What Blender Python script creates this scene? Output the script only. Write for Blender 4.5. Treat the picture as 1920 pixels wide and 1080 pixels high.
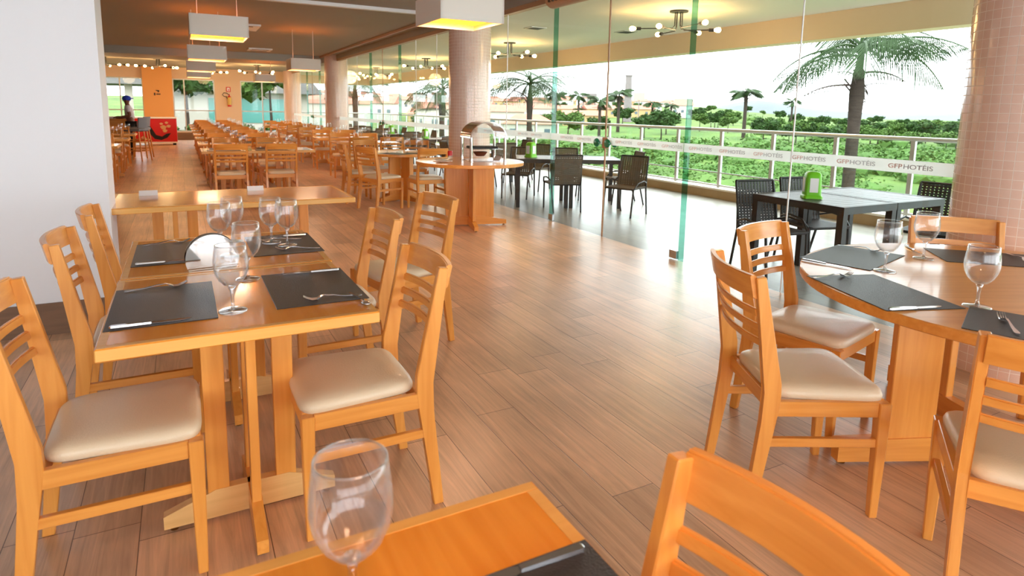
import bpy, bmesh, math, random
from mathutils import Vector, Matrix
random.seed(7)
for o in list(bpy.data.objects): bpy.data.objects.remove(o)
sc = bpy.context.scene
COL = sc.collection
PI = math.pi
# ------------------------------------------------------------------ camera, world, exposure
EYE = 1.42
yaw, pitch, roll = .4879, .1464, .0178
F = Vector((math.sin(yaw)*math.cos(pitch), math.cos(yaw)*math.cos(pitch), -math.sin(pitch)))
R0 = Vector((math.cos(yaw), -math.sin(yaw), 0)); U0 = R0.cross(F)
RR = R0*math.cos(roll)+U0*math.sin(roll); UU = -R0*math.sin(roll)+U0*math.cos(roll)
cd = bpy.data.cameras.new('camera'); cam = bpy.data.objects.new('camera', cd); COL.objects.link(cam)
m = Matrix((RR, UU, -F)).transposed().to_4x4(); m.translation = (0, 0, EYE); cam.matrix_world = m
cd.sensor_width = 36; cd.lens = 1167.5/1920*36; cd.shift_y = -(540-378.9)/1920
cd.clip_start = .05; cd.clip_end = 6000
cd.dof.use_dof = True; cd.dof.focus_distance = 3.6; cd.dof.aperture_fstop = 5.0
sc.camera = cam
w = bpy.data.worlds.new('sky'); sc.world = w; w.use_nodes = True
bg = w.node_tree.nodes['Background']; bg.inputs[0].default_value = (.90, .96, 1, 1); bg.inputs[1].default_value = 2.7
sun = bpy.data.lights.new('sun', 'SUN'); sun.energy = .8; sun.angle = .6; sun.color = (1, .97, .92)
so = bpy.data.objects.new('sun', sun); COL.objects.link(so); so.rotation_euler = (math.radians(48), 0, math.radians(100))
sc.view_settings.view_transform = 'Standard'; sc.view_settings.look = 'None'; sc.view_settings.gamma = 1
sc.view_settings.use_curve_mapping = False; sc.view_settings.exposure = 1.6
sc.cycles.transparent_max_bounces = 40; sc.cycles.max_bounces = 8; sc.cycles.use_denoising = True
sc.cycles.diffuse_bounces = 5; sc.cycles.glossy_bounces = 4; sc.cycles.caustics_reflective = False; sc.cycles.caustics_refractive = False
sc.cycles.sample_clamp_indirect = 6
# ------------------------------------------------------------------ materials
def lin(c):
    return tuple(((v/255)/12.92 if v/255 <= .04045 else ((v/255+.055)/1.055)**2.4) for v in c)+(1,)
MATS = {}
def mat(name, col, rough=.5, metal=0, spec=.5, coat=0, emit=None, es=0, vary=0, vscale=(8, 8, 8), bump=0, bscale=60, col2=None):
    m = bpy.data.materials.new(name); m.use_nodes = True; MATS[name] = m
    nt = m.node_tree; b = nt.nodes['Principled BSDF']
    b.inputs['Base Color'].default_value = lin(col); b.inputs['Roughness'].default_value = rough
    b.inputs['Metallic'].default_value = metal; b.inputs['Specular IOR Level'].default_value = spec
    b.inputs['Coat Weight'].default_value = coat; b.inputs['Coat Roughness'].default_value = .08
    if emit: b.inputs['Emission Color'].default_value = lin(emit); b.inputs['Emission Strength'].default_value = es
    if vary or bump:
        tc = nt.nodes.new('ShaderNodeTexCoord'); mp = nt.nodes.new('ShaderNodeMapping'); nt.links.new(tc.outputs['Object'], mp.inputs[0])
        mp.inputs['Scale'].default_value = vscale
    if vary:
        n = nt.nodes.new('ShaderNodeTexNoise'); n.inputs['Scale'].default_value = 1; n.inputs['Detail'].default_value = 5; n.inputs['Distortion'].default_value = .6
        nt.links.new(mp.outputs[0], n.inputs[0])
        r = nt.nodes.new('ShaderNodeValToRGB'); r.color_ramp.elements[0].position = .3; r.color_ramp.elements[1].position = .7
        c1 = lin(col2) if col2 else tuple(v*(1-vary) for v in lin(col)[:3])+(1,)
        r.color_ramp.elements[0].color = c1; r.color_ramp.elements[1].color = lin(col)
        nt.links.new(n.outputs[0], r.inputs[0]); nt.links.new(r.outputs[0], b.inputs['Base Color'])
    if bump:
        n2 = nt.nodes.new('ShaderNodeTexNoise'); n2.inputs['Scale'].default_value = bscale; n2.inputs['Detail'].default_value = 3
        nt.links.new(tc.outputs['Object'], n2.inputs[0])
        bp = nt.nodes.new('ShaderNodeBump'); bp.inputs['Strength'].default_value = bump; bp.inputs['Distance'].default_value = .01
        nt.links.new(n2.outputs[0], bp.inputs['Height']); nt.links.new(bp.outputs[0], b.inputs['Normal'])
    return m
def wood(name, col, col2, axis, rough=.3, coat=.25):
    s = [38, 38, 38]; s['xyz'.index(axis)] = 2.2
    return mat(name, col, rough, coat=coat, vary=.2, vscale=s, col2=col2)
HON, HON2 = (232, 162, 78), (216, 142, 60)
wood('honey_x', HON, HON2, 'x'); wood('honey_y', HON, HON2, 'y'); wood('honey_z', HON, HON2, 'z')
wood('top_x', (240, 160, 64), (228, 142, 50), 'x', .2, .6); wood('top_y', (242, 160, 56), (230, 142, 42), 'y', .2, .6)
wood('edge', (240, 184, 100), (228, 168, 84), 'x', .35, .2)
wood('oak', (232, 188, 124), (216, 168, 104), 'x', .4, .1)
mat('vinyl', (222, 206, 178), .38, coat=.15, bump=.12, bscale=180)
mat('slate_mat', (52, 48, 50), .42, bump=.25, bscale=300, spec=.4)
mat('steel', (205, 205, 210), .13, metal=1)
mat('chrome', (215, 212, 208), .07, metal=1)
mat('alu', (190, 192, 190), .4, metal=.6)
mat('white_paint', (232, 233, 238), .6, bump=.05, bscale=25)
mat('ceiling_paint', (166, 164, 156), .7)
mat('deck_ceiling', (226, 226, 214), .7)
mat('beam_paint', (214, 194, 160), .6)
mat('brown_trim', (186, 148, 116), .45)
mat('wall_beige', (226, 196, 162), .6)
mat('wall_warm_lit', (236, 168, 92), .55)  # pier orange: warm lamp light put into the base colour
mat('skirting', (128, 92, 64), .5, vary=.25, vscale=(3, 3, 40))
mat('white_plastic', (238, 238, 240), .4)
mat('paper', (244, 244, 246), .8)
mat('dark_metal', (38, 40, 42), .45, metal=.3)
mat('wicker', (100, 92, 80), .6, spec=.2)
mat('wicker_black', (34, 34, 34), .5)
mat('deck_table', (66, 68, 70), .4, spec=.6)
mat('lime', (112, 200, 20), .4)
mat('red_paint', (206, 22, 20), .35)
mat('black', (18, 16, 18), .5)
mat('cream', (214, 170, 120), .5)
mat('blue_cap', (28, 62, 190), .7)
mat('skin', (112, 70, 52), .55)
mat('shirt', (196, 192, 200), .85)
mat('trousers', (26, 26, 32), .8)
mat('grey_uphol', (116, 118, 124), .6)
mat('extinguisher_yellow', (214, 178, 86), .5)
mat('lampshade', (226, 222, 214), .7)
mat('lamp_glow', (255, 170, 70), .5, emit=(255, 132, 22), es=2.4, vary=.35, vscale=(40, 40, 40))
mat('bulb', (255, 230, 190), .3, emit=(255, 190, 110), es=22)
mat('bark', (66, 58, 52), .95, spec=.05, vary=.5, vscale=(4, 4, 30), bump=.6, bscale=20)
mat('frond', (40, 60, 28), .6, spec=.12, vary=.35, vscale=(3, 3, 3))
mat('dry_frond', (76, 64, 60), .8, spec=.1)
mat('leaf', (48, 74, 32), .8, spec=.1, vary=.5, vscale=(.3, .3, .3))
mat('leaf_light', (74, 100, 46), .8, spec=.1, vary=.45, vscale=(.3, .3, .3))
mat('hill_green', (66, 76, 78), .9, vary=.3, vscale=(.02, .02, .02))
mat('terracotta', (150, 92, 72), .8, vary=.25, vscale=(1, 1, 1))
mat('house_white', (168, 160, 150), .8); mat('house_cream', (160, 134, 92), .8)
mat('window_dark', (70, 84, 92), .3)
mat('concrete', (112, 104, 102), .8, vary=.2, vscale=(2, 2, 2))
mat('shingle', (112, 108, 106), .85, vary=.3, vscale=(2, 2, 14))
mat('teal_glass', (70, 128, 122), .15)
mat('knob_green', (0, 128, 84), .06, coat=.6)
mat('stone_kerb', (176, 150, 112), .5, vary=.2, vscale=(3, 3, 3))
mat('ledge', (232, 228, 218), .45)
mat('text_pink', (214, 176, 170), .7); mat('text_grey', (176, 178, 182), .7)
mat('plate', (238, 232, 226), .2)
mat('bread', (120, 60, 36), .7)
mat('grille', (96, 78, 62), .6); mat('ac_body', (190, 152, 118), .45)
mat('sign_dark', (70, 50, 42), .6)

def nodes_of(name):
    m = bpy.data.materials.new(name); m.use_nodes = True; MATS[name] = m
    return m, m.node_tree, m.node_tree.nodes, m.node_tree.links
def glassy(name, tint, f0=.03, amp=.6, rough=0, facing=None):
    m, nt, N, L = nodes_of(name); N.remove(N['Principled BSDF']); out = N['Material Output']
    t = N.new('ShaderNodeBsdfTransparent'); t.inputs[0].default_value = tint+(1,)
    g = N.new('ShaderNodeBsdfGlossy'); g.inputs['Roughness'].default_value = rough
    mx = N.new('ShaderNodeMixShader')
    f = N.new('ShaderNodeLayerWeight'); f.inputs[0].default_value = .5     # Facing = 1 - |cos|, the same on both faces of the pane
    pw = N.new('ShaderNodeMath'); pw.operation = 'POWER'; pw.inputs[1].default_value = 5 if facing is None else facing
    p = N.new('ShaderNodeMath'); p.operation = 'MULTIPLY_ADD'; p.inputs[1].default_value = amp; p.inputs[2].default_value = f0; p.use_clamp = True
    L.new(f.outputs['Facing'], pw.inputs[0]); L.new(pw.outputs[0], p.inputs[0]); L.new(p.outputs[0], mx.inputs[0])
    L.new(t.outputs[0], mx.inputs[1]); L.new(g.outputs[0], mx.inputs[2]); L.new(mx.outputs[0], out.inputs[0])
    return m
glassy('pane', (.97, .99, .98), .018, .35)
glassy('fin', (.42, .68, .6), .04, .5)
glassy('rail_glass', (.92, .975, .95), .02, .4)
glassy('wine', (.975, .98, .985), .06, .85, facing=2.0)
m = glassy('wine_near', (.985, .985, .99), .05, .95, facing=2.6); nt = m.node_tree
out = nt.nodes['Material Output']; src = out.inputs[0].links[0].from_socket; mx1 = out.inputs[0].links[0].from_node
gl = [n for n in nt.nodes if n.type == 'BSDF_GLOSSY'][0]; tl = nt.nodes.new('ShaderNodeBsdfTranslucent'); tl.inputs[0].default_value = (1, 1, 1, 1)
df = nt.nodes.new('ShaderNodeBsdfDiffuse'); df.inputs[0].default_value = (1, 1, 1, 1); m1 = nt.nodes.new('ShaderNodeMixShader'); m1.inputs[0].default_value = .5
m2 = nt.nodes.new('ShaderNodeMixShader'); m2.inputs[0].default_value = .22  # white share paints the bright refraction edges onto the glass bowl
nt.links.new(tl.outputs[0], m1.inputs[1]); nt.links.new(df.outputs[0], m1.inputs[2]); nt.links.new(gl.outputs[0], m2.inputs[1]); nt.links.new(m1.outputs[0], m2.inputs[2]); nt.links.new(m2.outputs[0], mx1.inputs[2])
glassy('wine_solid', (.93, .94, .95), .16, .8, facing=1.3)
glassy('acrylic', (.94, .96, .96), .08, .6)
# frosted band
m, nt, N, L = nodes_of('frost'); out = N['Material Output']; pb = N['Principled BSDF']; pb.inputs['Base Color'].default_value = (.9, .92, .92, 1); pb.inputs['Roughness'].default_value = .8
tr = N.new('ShaderNodeBsdfTranslucent'); tr.inputs[0].default_value = (.95, .97, .97, 1); tp = N.new('ShaderNodeBsdfTransparent')
a = N.new('ShaderNodeMixShader'); a.inputs[0].default_value = .6; b2 = N.new('ShaderNodeMixShader'); b2.inputs[0].default_value = .16
L.new(pb.outputs[0], a.inputs[1]); L.new(tr.outputs[0], a.inputs[2]); L.new(a.outputs[0], b2.inputs[1]); L.new(tp.outputs[0], b2.inputs[2]); L.new(b2.outputs[0], out.inputs[0])
# plank floor (boards run along +y)
def planks(name, c1, c2, mortar, rough, pw, pl, grain=.5, gs=1.0):
    m, nt, N, L = nodes_of(name); b = N['Principled BSDF']; b.inputs['Roughness'].default_value = rough
    tc = N.new('ShaderNodeTexCoord'); mp = N.new('ShaderNodeMapping'); mp.inputs['Rotation'].default_value = (0, 0, PI/2); mp.inputs['Location'].default_value = (.15, .05, 0)
    sx = N.new('ShaderNodeSeparateXYZ'); L.new(tc.outputs['Object'], sx.inputs[0])
    dv = N.new('ShaderNodeMath'); dv.operation = 'DIVIDE'; dv.inputs[1].default_value = pw; L.new(sx.outputs[0], dv.inputs[0])
    fl = N.new('ShaderNodeMath'); fl.operation = 'FLOOR'; L.new(dv.outputs[0], fl.inputs[0])
    wn = N.new('ShaderNodeTexWhiteNoise'); wn.noise_dimensions = '1D'; L.new(fl.outputs[0], wn.inputs['W'])
    ma = N.new('ShaderNodeMath'); ma.operation = 'MULTIPLY_ADD'; ma.inputs[1].default_value = pl; L.new(wn.outputs[0], ma.inputs[0]); L.new(sx.outputs[1], ma.inputs[2])
    cx = N.new('ShaderNodeCombineXYZ'); L.new(ma.outputs[0], cx.inputs[0]); L.new(sx.outputs[0], cx.inputs[1])
    N.remove(mp)
    br = N.new('ShaderNodeTexBrick'); L.new(cx.outputs[0], br.inputs[0])
    br.offset = 0
    br.inputs['Scale'].default_value = 1; br.inputs['Brick Width'].default_value = pl; br.inputs['Row Height'].default_value = pw
    br.inputs['Mortar Size'].default_value = .0018; br.inputs['Mortar Smooth'].default_value = .3
    br.inputs['Color1'].default_value = lin(c1); br.inputs['Color2'].default_value = lin(c2); br.inputs['Mortar'].default_value = lin(mortar)
    br.inputs['Bias'].default_value = 0
    m2 = N.new('ShaderNodeMapping'); m2.inputs['Scale'].default_value = (34*gs, 1.6*gs, 1); L.new(tc.outputs['Object'], m2.inputs[0])
    n = N.new('ShaderNodeTexNoise'); n.inputs['Scale'].default_value = 1; n.inputs['Detail'].default_value = 6; n.inputs['Roughness'].default_value = .65; n.inputs['Distortion'].default_value = 1.2
    L.new(m2.outputs[0], n.inputs[0])
    n3 = N.new('ShaderNodeTexNoise'); n3.inputs['Scale'].default_value = 2.2; n3.inputs['Detail'].default_value = 3; L.new(tc.outputs['Object'], n3.inputs[0])
    ad = N.new('ShaderNodeMath'); ad.operation = 'MULTIPLY_ADD'; ad.inputs[1].default_value = .6; L.new(n.outputs[0], ad.inputs[0])
    md = N.new('ShaderNodeMath'); md.operation = 'MULTIPLY'; md.inputs[1].default_value = .4; L.new(n3.outputs[0], md.inputs[0]); L.new(md.outputs[0], ad.inputs[2])
    rr = N.new('ShaderNodeMapRange'); rr.inputs['From Min'].default_value = .32; rr.inputs['From Max'].default_value = .68; rr.inputs['To Min'].default_value = 1-grain; rr.inputs['To Max'].default_value = 1.12
    L.new(ad.outputs[0], rr.inputs[0])
    mx = N.new('ShaderNodeMix'); mx.data_type = 'RGBA'; mx.blend_type = 'MULTIPLY'; mx.inputs[0].default_value = 1
    L.new(br.outputs[0], mx.inputs[6]); L.new(rr.outputs[0], mx.inputs[7]); L.new(mx.outputs[2], b.inputs['Base Color'])
    bp = N.new('ShaderNodeBump'); bp.inputs['Strength'].default_value = .3; bp.inputs['Distance'].default_value = .004
    sb = N.new('ShaderNodeMath'); sb.operation = 'SUBTRACT'; L.new(ad.outputs[0], sb.inputs[0]); L.new(br.outputs['Fac'], sb.inputs[1])
    L.new(sb.outputs[0], bp.inputs['Height']); L.new(bp.outputs[0], b.inputs['Normal'])
planks('floor_planks', (232, 190, 154), (204, 166, 134), (116, 86, 66), .3, .193, 1.2, .42)
planks('deck_planks', (142, 137, 128), (126, 120, 112), (78, 72, 64), .34, .193, 1.2, .2)
# mosaic tiles wrapped round a column (uses UV: u = arc length, v = height, metres)
def mosaic(name, c1, c2, grout, rough=.12, size=.05):
    m, nt, N, L = nodes_of(name); b = N['Principled BSDF']
    uv = N.new('ShaderNodeUVMap'); br = N.new('ShaderNodeTexBrick'); L.new(uv.outputs[0], br.inputs[0])
    br.offset = 0; br.inputs['Scale'].default_value = 1; br.inputs['Brick Width'].default_value = size; br.inputs['Row Height'].default_value = size
    br.inputs['Mortar Size'].default_value = .0022; br.inputs['Mortar Smooth'].default_value = .2
    br.inputs['Color1'].default_value = lin(c1); br.inputs['Color2'].default_value = lin(c2); br.inputs['Mortar'].default_value = lin(grout)
    L.new(br.outputs[0], b.inputs['Base Color'])
    r = N.new('ShaderNodeMapRange'); r.inputs['To Min'].default_value = rough; r.inputs['To Max'].default_value = .7; L.new(br.outputs['Fac'], r.inputs[0]); L.new(r.outputs[0], b.inputs['Roughness'])
    bp = N.new('ShaderNodeBump'); bp.invert = True; bp.inputs['Strength'].default_value = .6; bp.inputs['Distance'].default_value = .003; L.new(br.outputs['Fac'], bp.inputs['Height']); L.new(bp.outputs[0], b.inputs['Normal'])
mosaic('mosaic', (236, 208, 192), (231, 201, 185), (246, 232, 222))
# grass
m, nt, N, L = nodes_of('grass'); b = N['Principled BSDF']; b.inputs['Roughness'].default_value = .95; b.inputs['Specular IOR Level'].default_value = .1
tc = N.new('ShaderNodeTexCoord')
n = N.new('ShaderNodeTexNoise'); n.inputs['Scale'].default_value = .06; n.inputs['Detail'].default_value = 9; n.inputs['Roughness'].default_value = .72; L.new(tc.outputs['Object'], n.inputs[0])
r = N.new('ShaderNodeValToRGB'); L.new(n.outputs[0], r.inputs[0]); e = r.color_ramp.elements
e[0].position = .36; e[0].color = lin((50, 70, 32)); e[1].position = .62; e[1].color = lin((84, 102, 46)); L.new(r.outputs[0], b.inputs['Base Color'])
# ------------------------------------------------------------------ mesh helpers
class MB:
    def __init__(s): s.bm = bmesh.new()
    def box(s, cx, cy, cz, sx, sy, sz, M=None, bev=0, seg=1):
        r = bmesh.ops.create_cube(s.bm, size=1); vs = r['verts']
        for v in vs: v.co = Vector((cx+v.co.x*sx, cy+v.co.y*sy, cz+v.co.z*sz))
        if bev:
            es = list({e for v in vs for e in v.link_edges})
            q = bmesh.ops.bevel(s.bm, geom=es, offset=bev, segments=seg, affect='EDGES', profile=.5)
            vs = list({v for f in q['faces'] for v in f.verts} | {v for v in vs if v.is_valid})
        if M is not None:
            for v in vs: v.co = M @ v.co
        return s
    def prism(s, pts, a, b, axis='y'):
        def P(p, t):
            return {'y': (p[0], t, p[1]), 'x': (t, p[0], p[1]), 'z': (p[0], p[1], t)}[axis]
        A = [s.bm.verts.new(P(p, a)) for p in pts]; B = [s.bm.verts.new(P(p, b)) for p in pts]
        n = len(pts)
        for i in range(n): s.bm.faces.new((A[i], A[(i+1) % n], B[(i+1) % n], B[i]))
        s.bm.faces.new(A); s.bm.faces.new(B[::-1]); return s
    def loft(s, rings, cap=True, close=True):
        V = [[s.bm.verts.new(p) for p in r] for r in rings]; n = len(rings[0])
        for k in range(len(V)-1):
            for i in range(n if close else n-1):
                s.bm.faces.new((V[k][i], V[k][(i+1) % n], V[k+1][(i+1) % n], V[k+1][i]))
        if cap: s.bm.faces.new(V[0][::-1]); s.bm.faces.new(V[-1])
        return s
    def tube(s, path, r, n=8, cap=True):
        rings = []; path = [Vector(p) for p in path]
        rs = r if isinstance(r, (list, tuple)) else [r]*len(path)
        up = Vector((0, 0, 1)); prev = None
        for i, p in enumerate(path):
            d = (path[min(i+1, len(path)-1)]-path[max(i-1, 0)]).normalized()
            if prev is None:
                a = d.cross(up)
                if a.length < .05: a = d.cross(Vector((1, 0, 0)))
            else: a = prev-d*prev.dot(d)
            a.normalize(); b = d.cross(a); prev = a
            rings.append([p+(a*math.cos(2*PI*k/n)+b*math.sin(2*PI*k/n))*rs[i] for k in range(n)])
        return s.loft(rings, cap)
    def lathe(s, prof, n=24, c=(0, 0, 0)):
        rings = [[(c[0]+max(r, 1e-4)*math.cos(2*PI*k/n), c[1]+max(r, 1e-4)*math.sin(2*PI*k/n), c[2]+z) for k in range(n)] for r, z in prof]
        return s.loft(rings, True)
    def ico(s, c, r, sub=1, sq=(1, 1, 1), jit=0):
        q = bmesh.ops.create_icosphere(s.bm, subdivisions=sub, radius=1)
        for v in q['verts']:
            k = 1+random.uniform(-jit, jit)
            v.co = Vector((c[0]+v.co.x*r*sq[0]*k, c[1]+v.co.y*r*sq[1]*k, c[2]+v.co.z*r*sq[2]*k))
        return s
    def mesh(s, name, mats, smooth=False):
        bmesh.ops.recalc_face_normals(s.bm, faces=s.bm.faces[:])
        me = bpy.data.meshes.new(name); s.bm.to_mesh(me); s.bm.free()
        for mm in ([mats] if isinstance(mats, str) else mats): me.materials.append(MATS[mm])
        if smooth:
            for p in me.polygons: p.use_smooth = True
            if smooth != 'all': me.set_sharp_from_angle(angle=math.radians(40))
        return me
    def build(s, name, mats, parent=None, loc=None, rz=0, smooth=False, label=None):
        o = bpy.data.objects.new(name, s.mesh(name, mats, smooth)); COL.objects.link(o)
        if parent: o.parent = parent
        if loc: o.location = loc
        if rz: o.rotation_euler = (0, 0, rz)
        if label: o['label'] = label
        return o
def tag(o, label, cat, group=None, kind=None):
    if label: o['label'] = label
    if cat: o['category'] = cat
    if group: o['group'] = group
    if kind: o['kind'] = kind
    return o
def thing(name, label, cat, loc=(0, 0, 0), rz=0, group=None):
    o = bpy.data.objects.new(name, None); COL.objects.link(o); o.empty_display_size = .1
    o.location = loc; o.rotation_euler = (0, 0, rz); return tag(o, label, cat, group)
def struct(o): o['kind'] = 'structure'; return o
def dup(root, loc, rz=0, label=None, group=None, parent=None):
    c = root.copy(); COL.objects.link(c); c.parent = parent
    if parent is None: c.location = loc; c.rotation_euler = (0, 0, rz)
    if label: c['label'] = label
    if group: c['group'] = group
    for ch in list(root.children): dup(ch, None, parent=c)
    return c
USED = set()
def use(proto, loc, rz, label, group=None, key=None):
    k = proto.name
    if k not in USED:
        USED.add(k); proto.location = loc; proto.rotation_euler = (0, 0, rz); proto['label'] = label
        if group: proto['group'] = group
        return proto
    return dup(proto, loc, rz, label, group)
def rot2(x, y, a): return x*math.cos(a)-y*math.sin(a), x*math.sin(a)+y*math.cos(a)
ORD = ['first', 'second', 'third', 'fourth', 'fifth', 'sixth', 'seventh', 'eighth', 'ninth', 'tenth', 'eleventh', 'twelfth']
# ------------------------------------------------------------------ building shell
XG = 4.22     # glass line
YB = 28.5     # end wall
struct(MB().box((XG-8)/2-.0, 11.3, -.1, XG+8, 34.7, .2).build('floor', 'floor_planks'))
struct(MB().box((XG+8.3)/2, 13, -.1, 8.3-XG, 36, .2).build('deck_floor', 'deck_planks'))
struct(MB().box(-2, 6.9, 3.05, 12.44, 26.2, .2).build('ceiling', 'ceiling_paint'))
struct(MB().box(-2, 20.9, 2.87, 12.44, 1.8, .24).build('ceiling_beam', 'ceiling_paint'))
struct(MB().box(-2, 25.2, 2.97, 12.44, 6.9, .2).build('ceiling_end', 'ceiling_paint'))
struct(MB().box((XG+8.5)/2+.02, 13, 2.96, 8.5-XG+.0, 36, .2).build('deck_ceiling', 'deck_ceiling'))
struct(MB().box(8.28, 13, 2.68, .3, 36, .36).build('deck_beam', 'beam_paint'))
struct(MB().box(6.2, 30.6, 2.68, 4.2, .3, .36).build('deck_end_beam', 'beam_paint'))
struct(MB().box(3.88, 6.5, 2.925, .05, 27, .05).build('trim_1', 'brown_trim'))
struct(MB().box(XG, 11.3, 2.80, .10, 34.6, .07).build('trim_2', 'brown_trim'))
struct(MB().box(XG, 11.3, 2.89, .12, 34.6, .12).build('ceiling_edge', 'ceiling_paint'))
struct(MB().box(2.3, 9.75, 2.925, 3.1, .1, .05).build('trim_4', 'white_plastic'))
# white partition wall, free end towards the room
w_ = MB().box(-4.2, 4.765, 1.475, 7.56, .37, 2.95); struct(w_.build('wall_left', 'white_paint'))
struct(MB().box(-4.2, 4.572, .1, 7.57, .014, .2).build('baseboard_left', 'skirting'))
struct(MB().box(-8, 11.3, 1.475, .2, 34.7, 2.95).build('wall_side', 'white_paint'))
# rear wall behind the camera: posts and lintel, glazed
bk = MB().box(-1.9, -6, 2.75, 12.2, .2, .4).box(-1.9, -6, .2, 12.2, .2, .4)
for x in (-8, -5, -2, 1, 4.2): bk.box(x, -6, 1.475, .25, .22, 2.95)
struct(bk.build('wall_back', 'white_paint'))
# end wall with three windows
ew = MB()
ew.box(-1.9, YB+.12, .165, 12.2, .24, .33)
ew.box(-1.9, YB+.12, 2.65, 12.2, .24, .44)
struct(ew.build('wall_end', 'wall_beige'))
struct(MB().box(-.725, YB+.02, 1.475, 1.01, .5, 2.95).build('wall_end_pier', 'wall_warm_lit'))
struct(MB().box(1.78, YB+.1, 1.38, .96, .3, 2.1).build('wall_end_pier_inner', 'wall_beige'))
struct(MB().box(-6.5, YB+.1, 1.38, 3, .3, 2.1).build('wall_end_pier_outer', 'wall_beige'))
struct(MB().box(-1.9, YB-.02, .15, 12.2, .06, .3).build('baseboard_end', 'skirting'))
def framed_window(n, x0, x1, mull):
    f = MB(); zc = (2.43+.33)/2; hh = 2.1
    for x in (x0+.02, x1-.02, mull): f.box(x, YB+.1, zc, .045, .08, hh)
    for z in (.35, 1.18, 2.41): f.box((x0+x1)/2, YB+.1, z, x1-x0, .075, .045)
    o = struct(f.build('window_%d' % n, 'alu'))
    MB().box((x0+x1)/2, YB+.1, zc, x1-x0-.02, .01, hh-.02).build('pane', 'pane', o)
framed_window(40, -4.9, -1.23, -2.0); framed_window(41, -.22, 1.3, .19); framed_window(42, 2.26, 4.2, 3.11)
# ---- glass wall
def add_text(txt, size, mt, loc, parent, name='lettering'):
    cu = bpy.data.curves.new(name, 'FONT'); cu.body = txt; cu.size = size; cu.offset = size*.012; cu.extrude = .0003
    t = bpy.data.objects.new('tmp', cu); COL.objects.link(t)
    dg = bpy.context.evaluated_depsgraph_get(); me = bpy.data.meshes.new_from_object(t.evaluated_get(dg))
    bpy.data.objects.remove(t); me.materials.clear(); me.materials.append(MATS[mt])
    M = Matrix(((0, 0, -1), (-1, 0, 0), (0, 1, 0))).to_4x4()   # x->-y, y->z, z->-x
    wdt = max(v.co.x for v in me.vertices)
    me.transform(M); o = bpy.data.objects.new(name, me); COL.objects.link(o); o.location = loc
    if parent: o.parent = parent
    return o, wdt
seams_a = [2.08, 3.29, 4.48]; doorA = [4.48, 5.73, 6.91]; seams_b = [6.91, 8.17, 9.17]
edges = []
for s in ([-5.9, -4.7, -3.5, -2.3, -1.1, .1, 1.4], seams_a, seams_b, [9.83, 11.0, 12.15, 13.3], [15.65, 16.85, 18.0, 19.07], [19.74, 20.9, 22.1], [24.5, 25.7, 26.9, 28.4]):
    edges += list(zip(s[:-1], s[1:]))
wi = 1
gfp, wg = add_text('GFP', .042, 'text_pink', (0, 0, -50), None); hot, wh = add_text('HOTÉIS', .042, 'text_grey', (0, 0, -50), None)
GM, HM = gfp.data, hot.data; bpy.data.objects.remove(gfp); bpy.data.objects.remove(hot)
tot = wg+wh; sc_t = .285/tot
logo_y = [4.41-.3765*k for k in range(-14, 7)]
def panel(name, y0, y1, door=False):
    o = MB().box(XG, (y0+y1)/2, 1.385, .01, y1-y0-.006, 2.765).build(name, 'pane'); struct(o)
    MB().box(XG-.0065, (y0+y1)/2, 1.0975, .002, y1-y0-.008, .085).build('frosted_band', 'frost', o, label='frosted white strip with repeated hotel lettering')
    for y in logo_y:
        if y0 < y-.285 and y < y1 and y1 < 10:
            a = bpy.data.objects.new('lettering', GM); COL.objects.link(a); a.parent = o; a.location = (XG-.0085, y, 1.083); a.scale = (1, sc_t, 1)
            a = bpy.data.objects.new('lettering', HM); COL.objects.link(a); a.parent = o; a.location = (XG-.0085, y-wg*sc_t-.004, 1.083); a.scale = (1, sc_t, 1)
    return o
for y0, y1 in edges: panel('window_%d' % wi, y0, y1); wi += 1
doors = []
dn = 1
for a, b, c in (doorA, [13.3, 14.49, 15.65], [22.1, 23.3, 24.5]):
    for y0, y1, side in ((a, b, 1), (b, c, -1)):
        o = panel('door_%d' % dn, y0, y1); dn += 1
        yk = b-side*.1
        for sx in (-1, 1):
            k = MB().lathe([(.012, 0), (.012, .03), (.045, .034), (.05, .045), (.045, .056), (.0, .06)], 20).build('door_knob', 'knob_green', o, smooth=True)
            k.location = (XG+sx*.006, yk, 1.075); k.rotation_euler = (0, sx*PI/2, 0); k['label'] = 'round green glass pull knob'
        if side == 1: MB().box(XG, b, 1.075, .03, .09, .12, bev=.003).build('lock_plate', 'brown_trim', o, label='bronze lock plate')
        MB().box(XG, y0+.06 if side == 1 else y1-.06, .05, .03, .1, .08).build('floor_hinge', 'steel', o)
for y in sorted({round(e_, 2) for ed in edges for e_ in ed}-{4.48, 6.91, 13.3, 15.65, 22.1, 24.5, 1.4}):
    struct(MB().box(XG, y, 1.385, .012, .007, 2.765).build('window_joint', 'white_plastic'))
for y in (5.73, 14.49, 23.3): struct(MB().box(XG, y, 1.385, .014, .016, 2.765).build('door_seal', 'brown_trim'))
for i, y in enumerate((4.48, 6.91, 13.3, 15.65, 22.1, 24.5)):
    struct(MB().box(XG+.036, y, 1.385, .06, .016, 2.765).build('window_fin', 'fin'))
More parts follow.
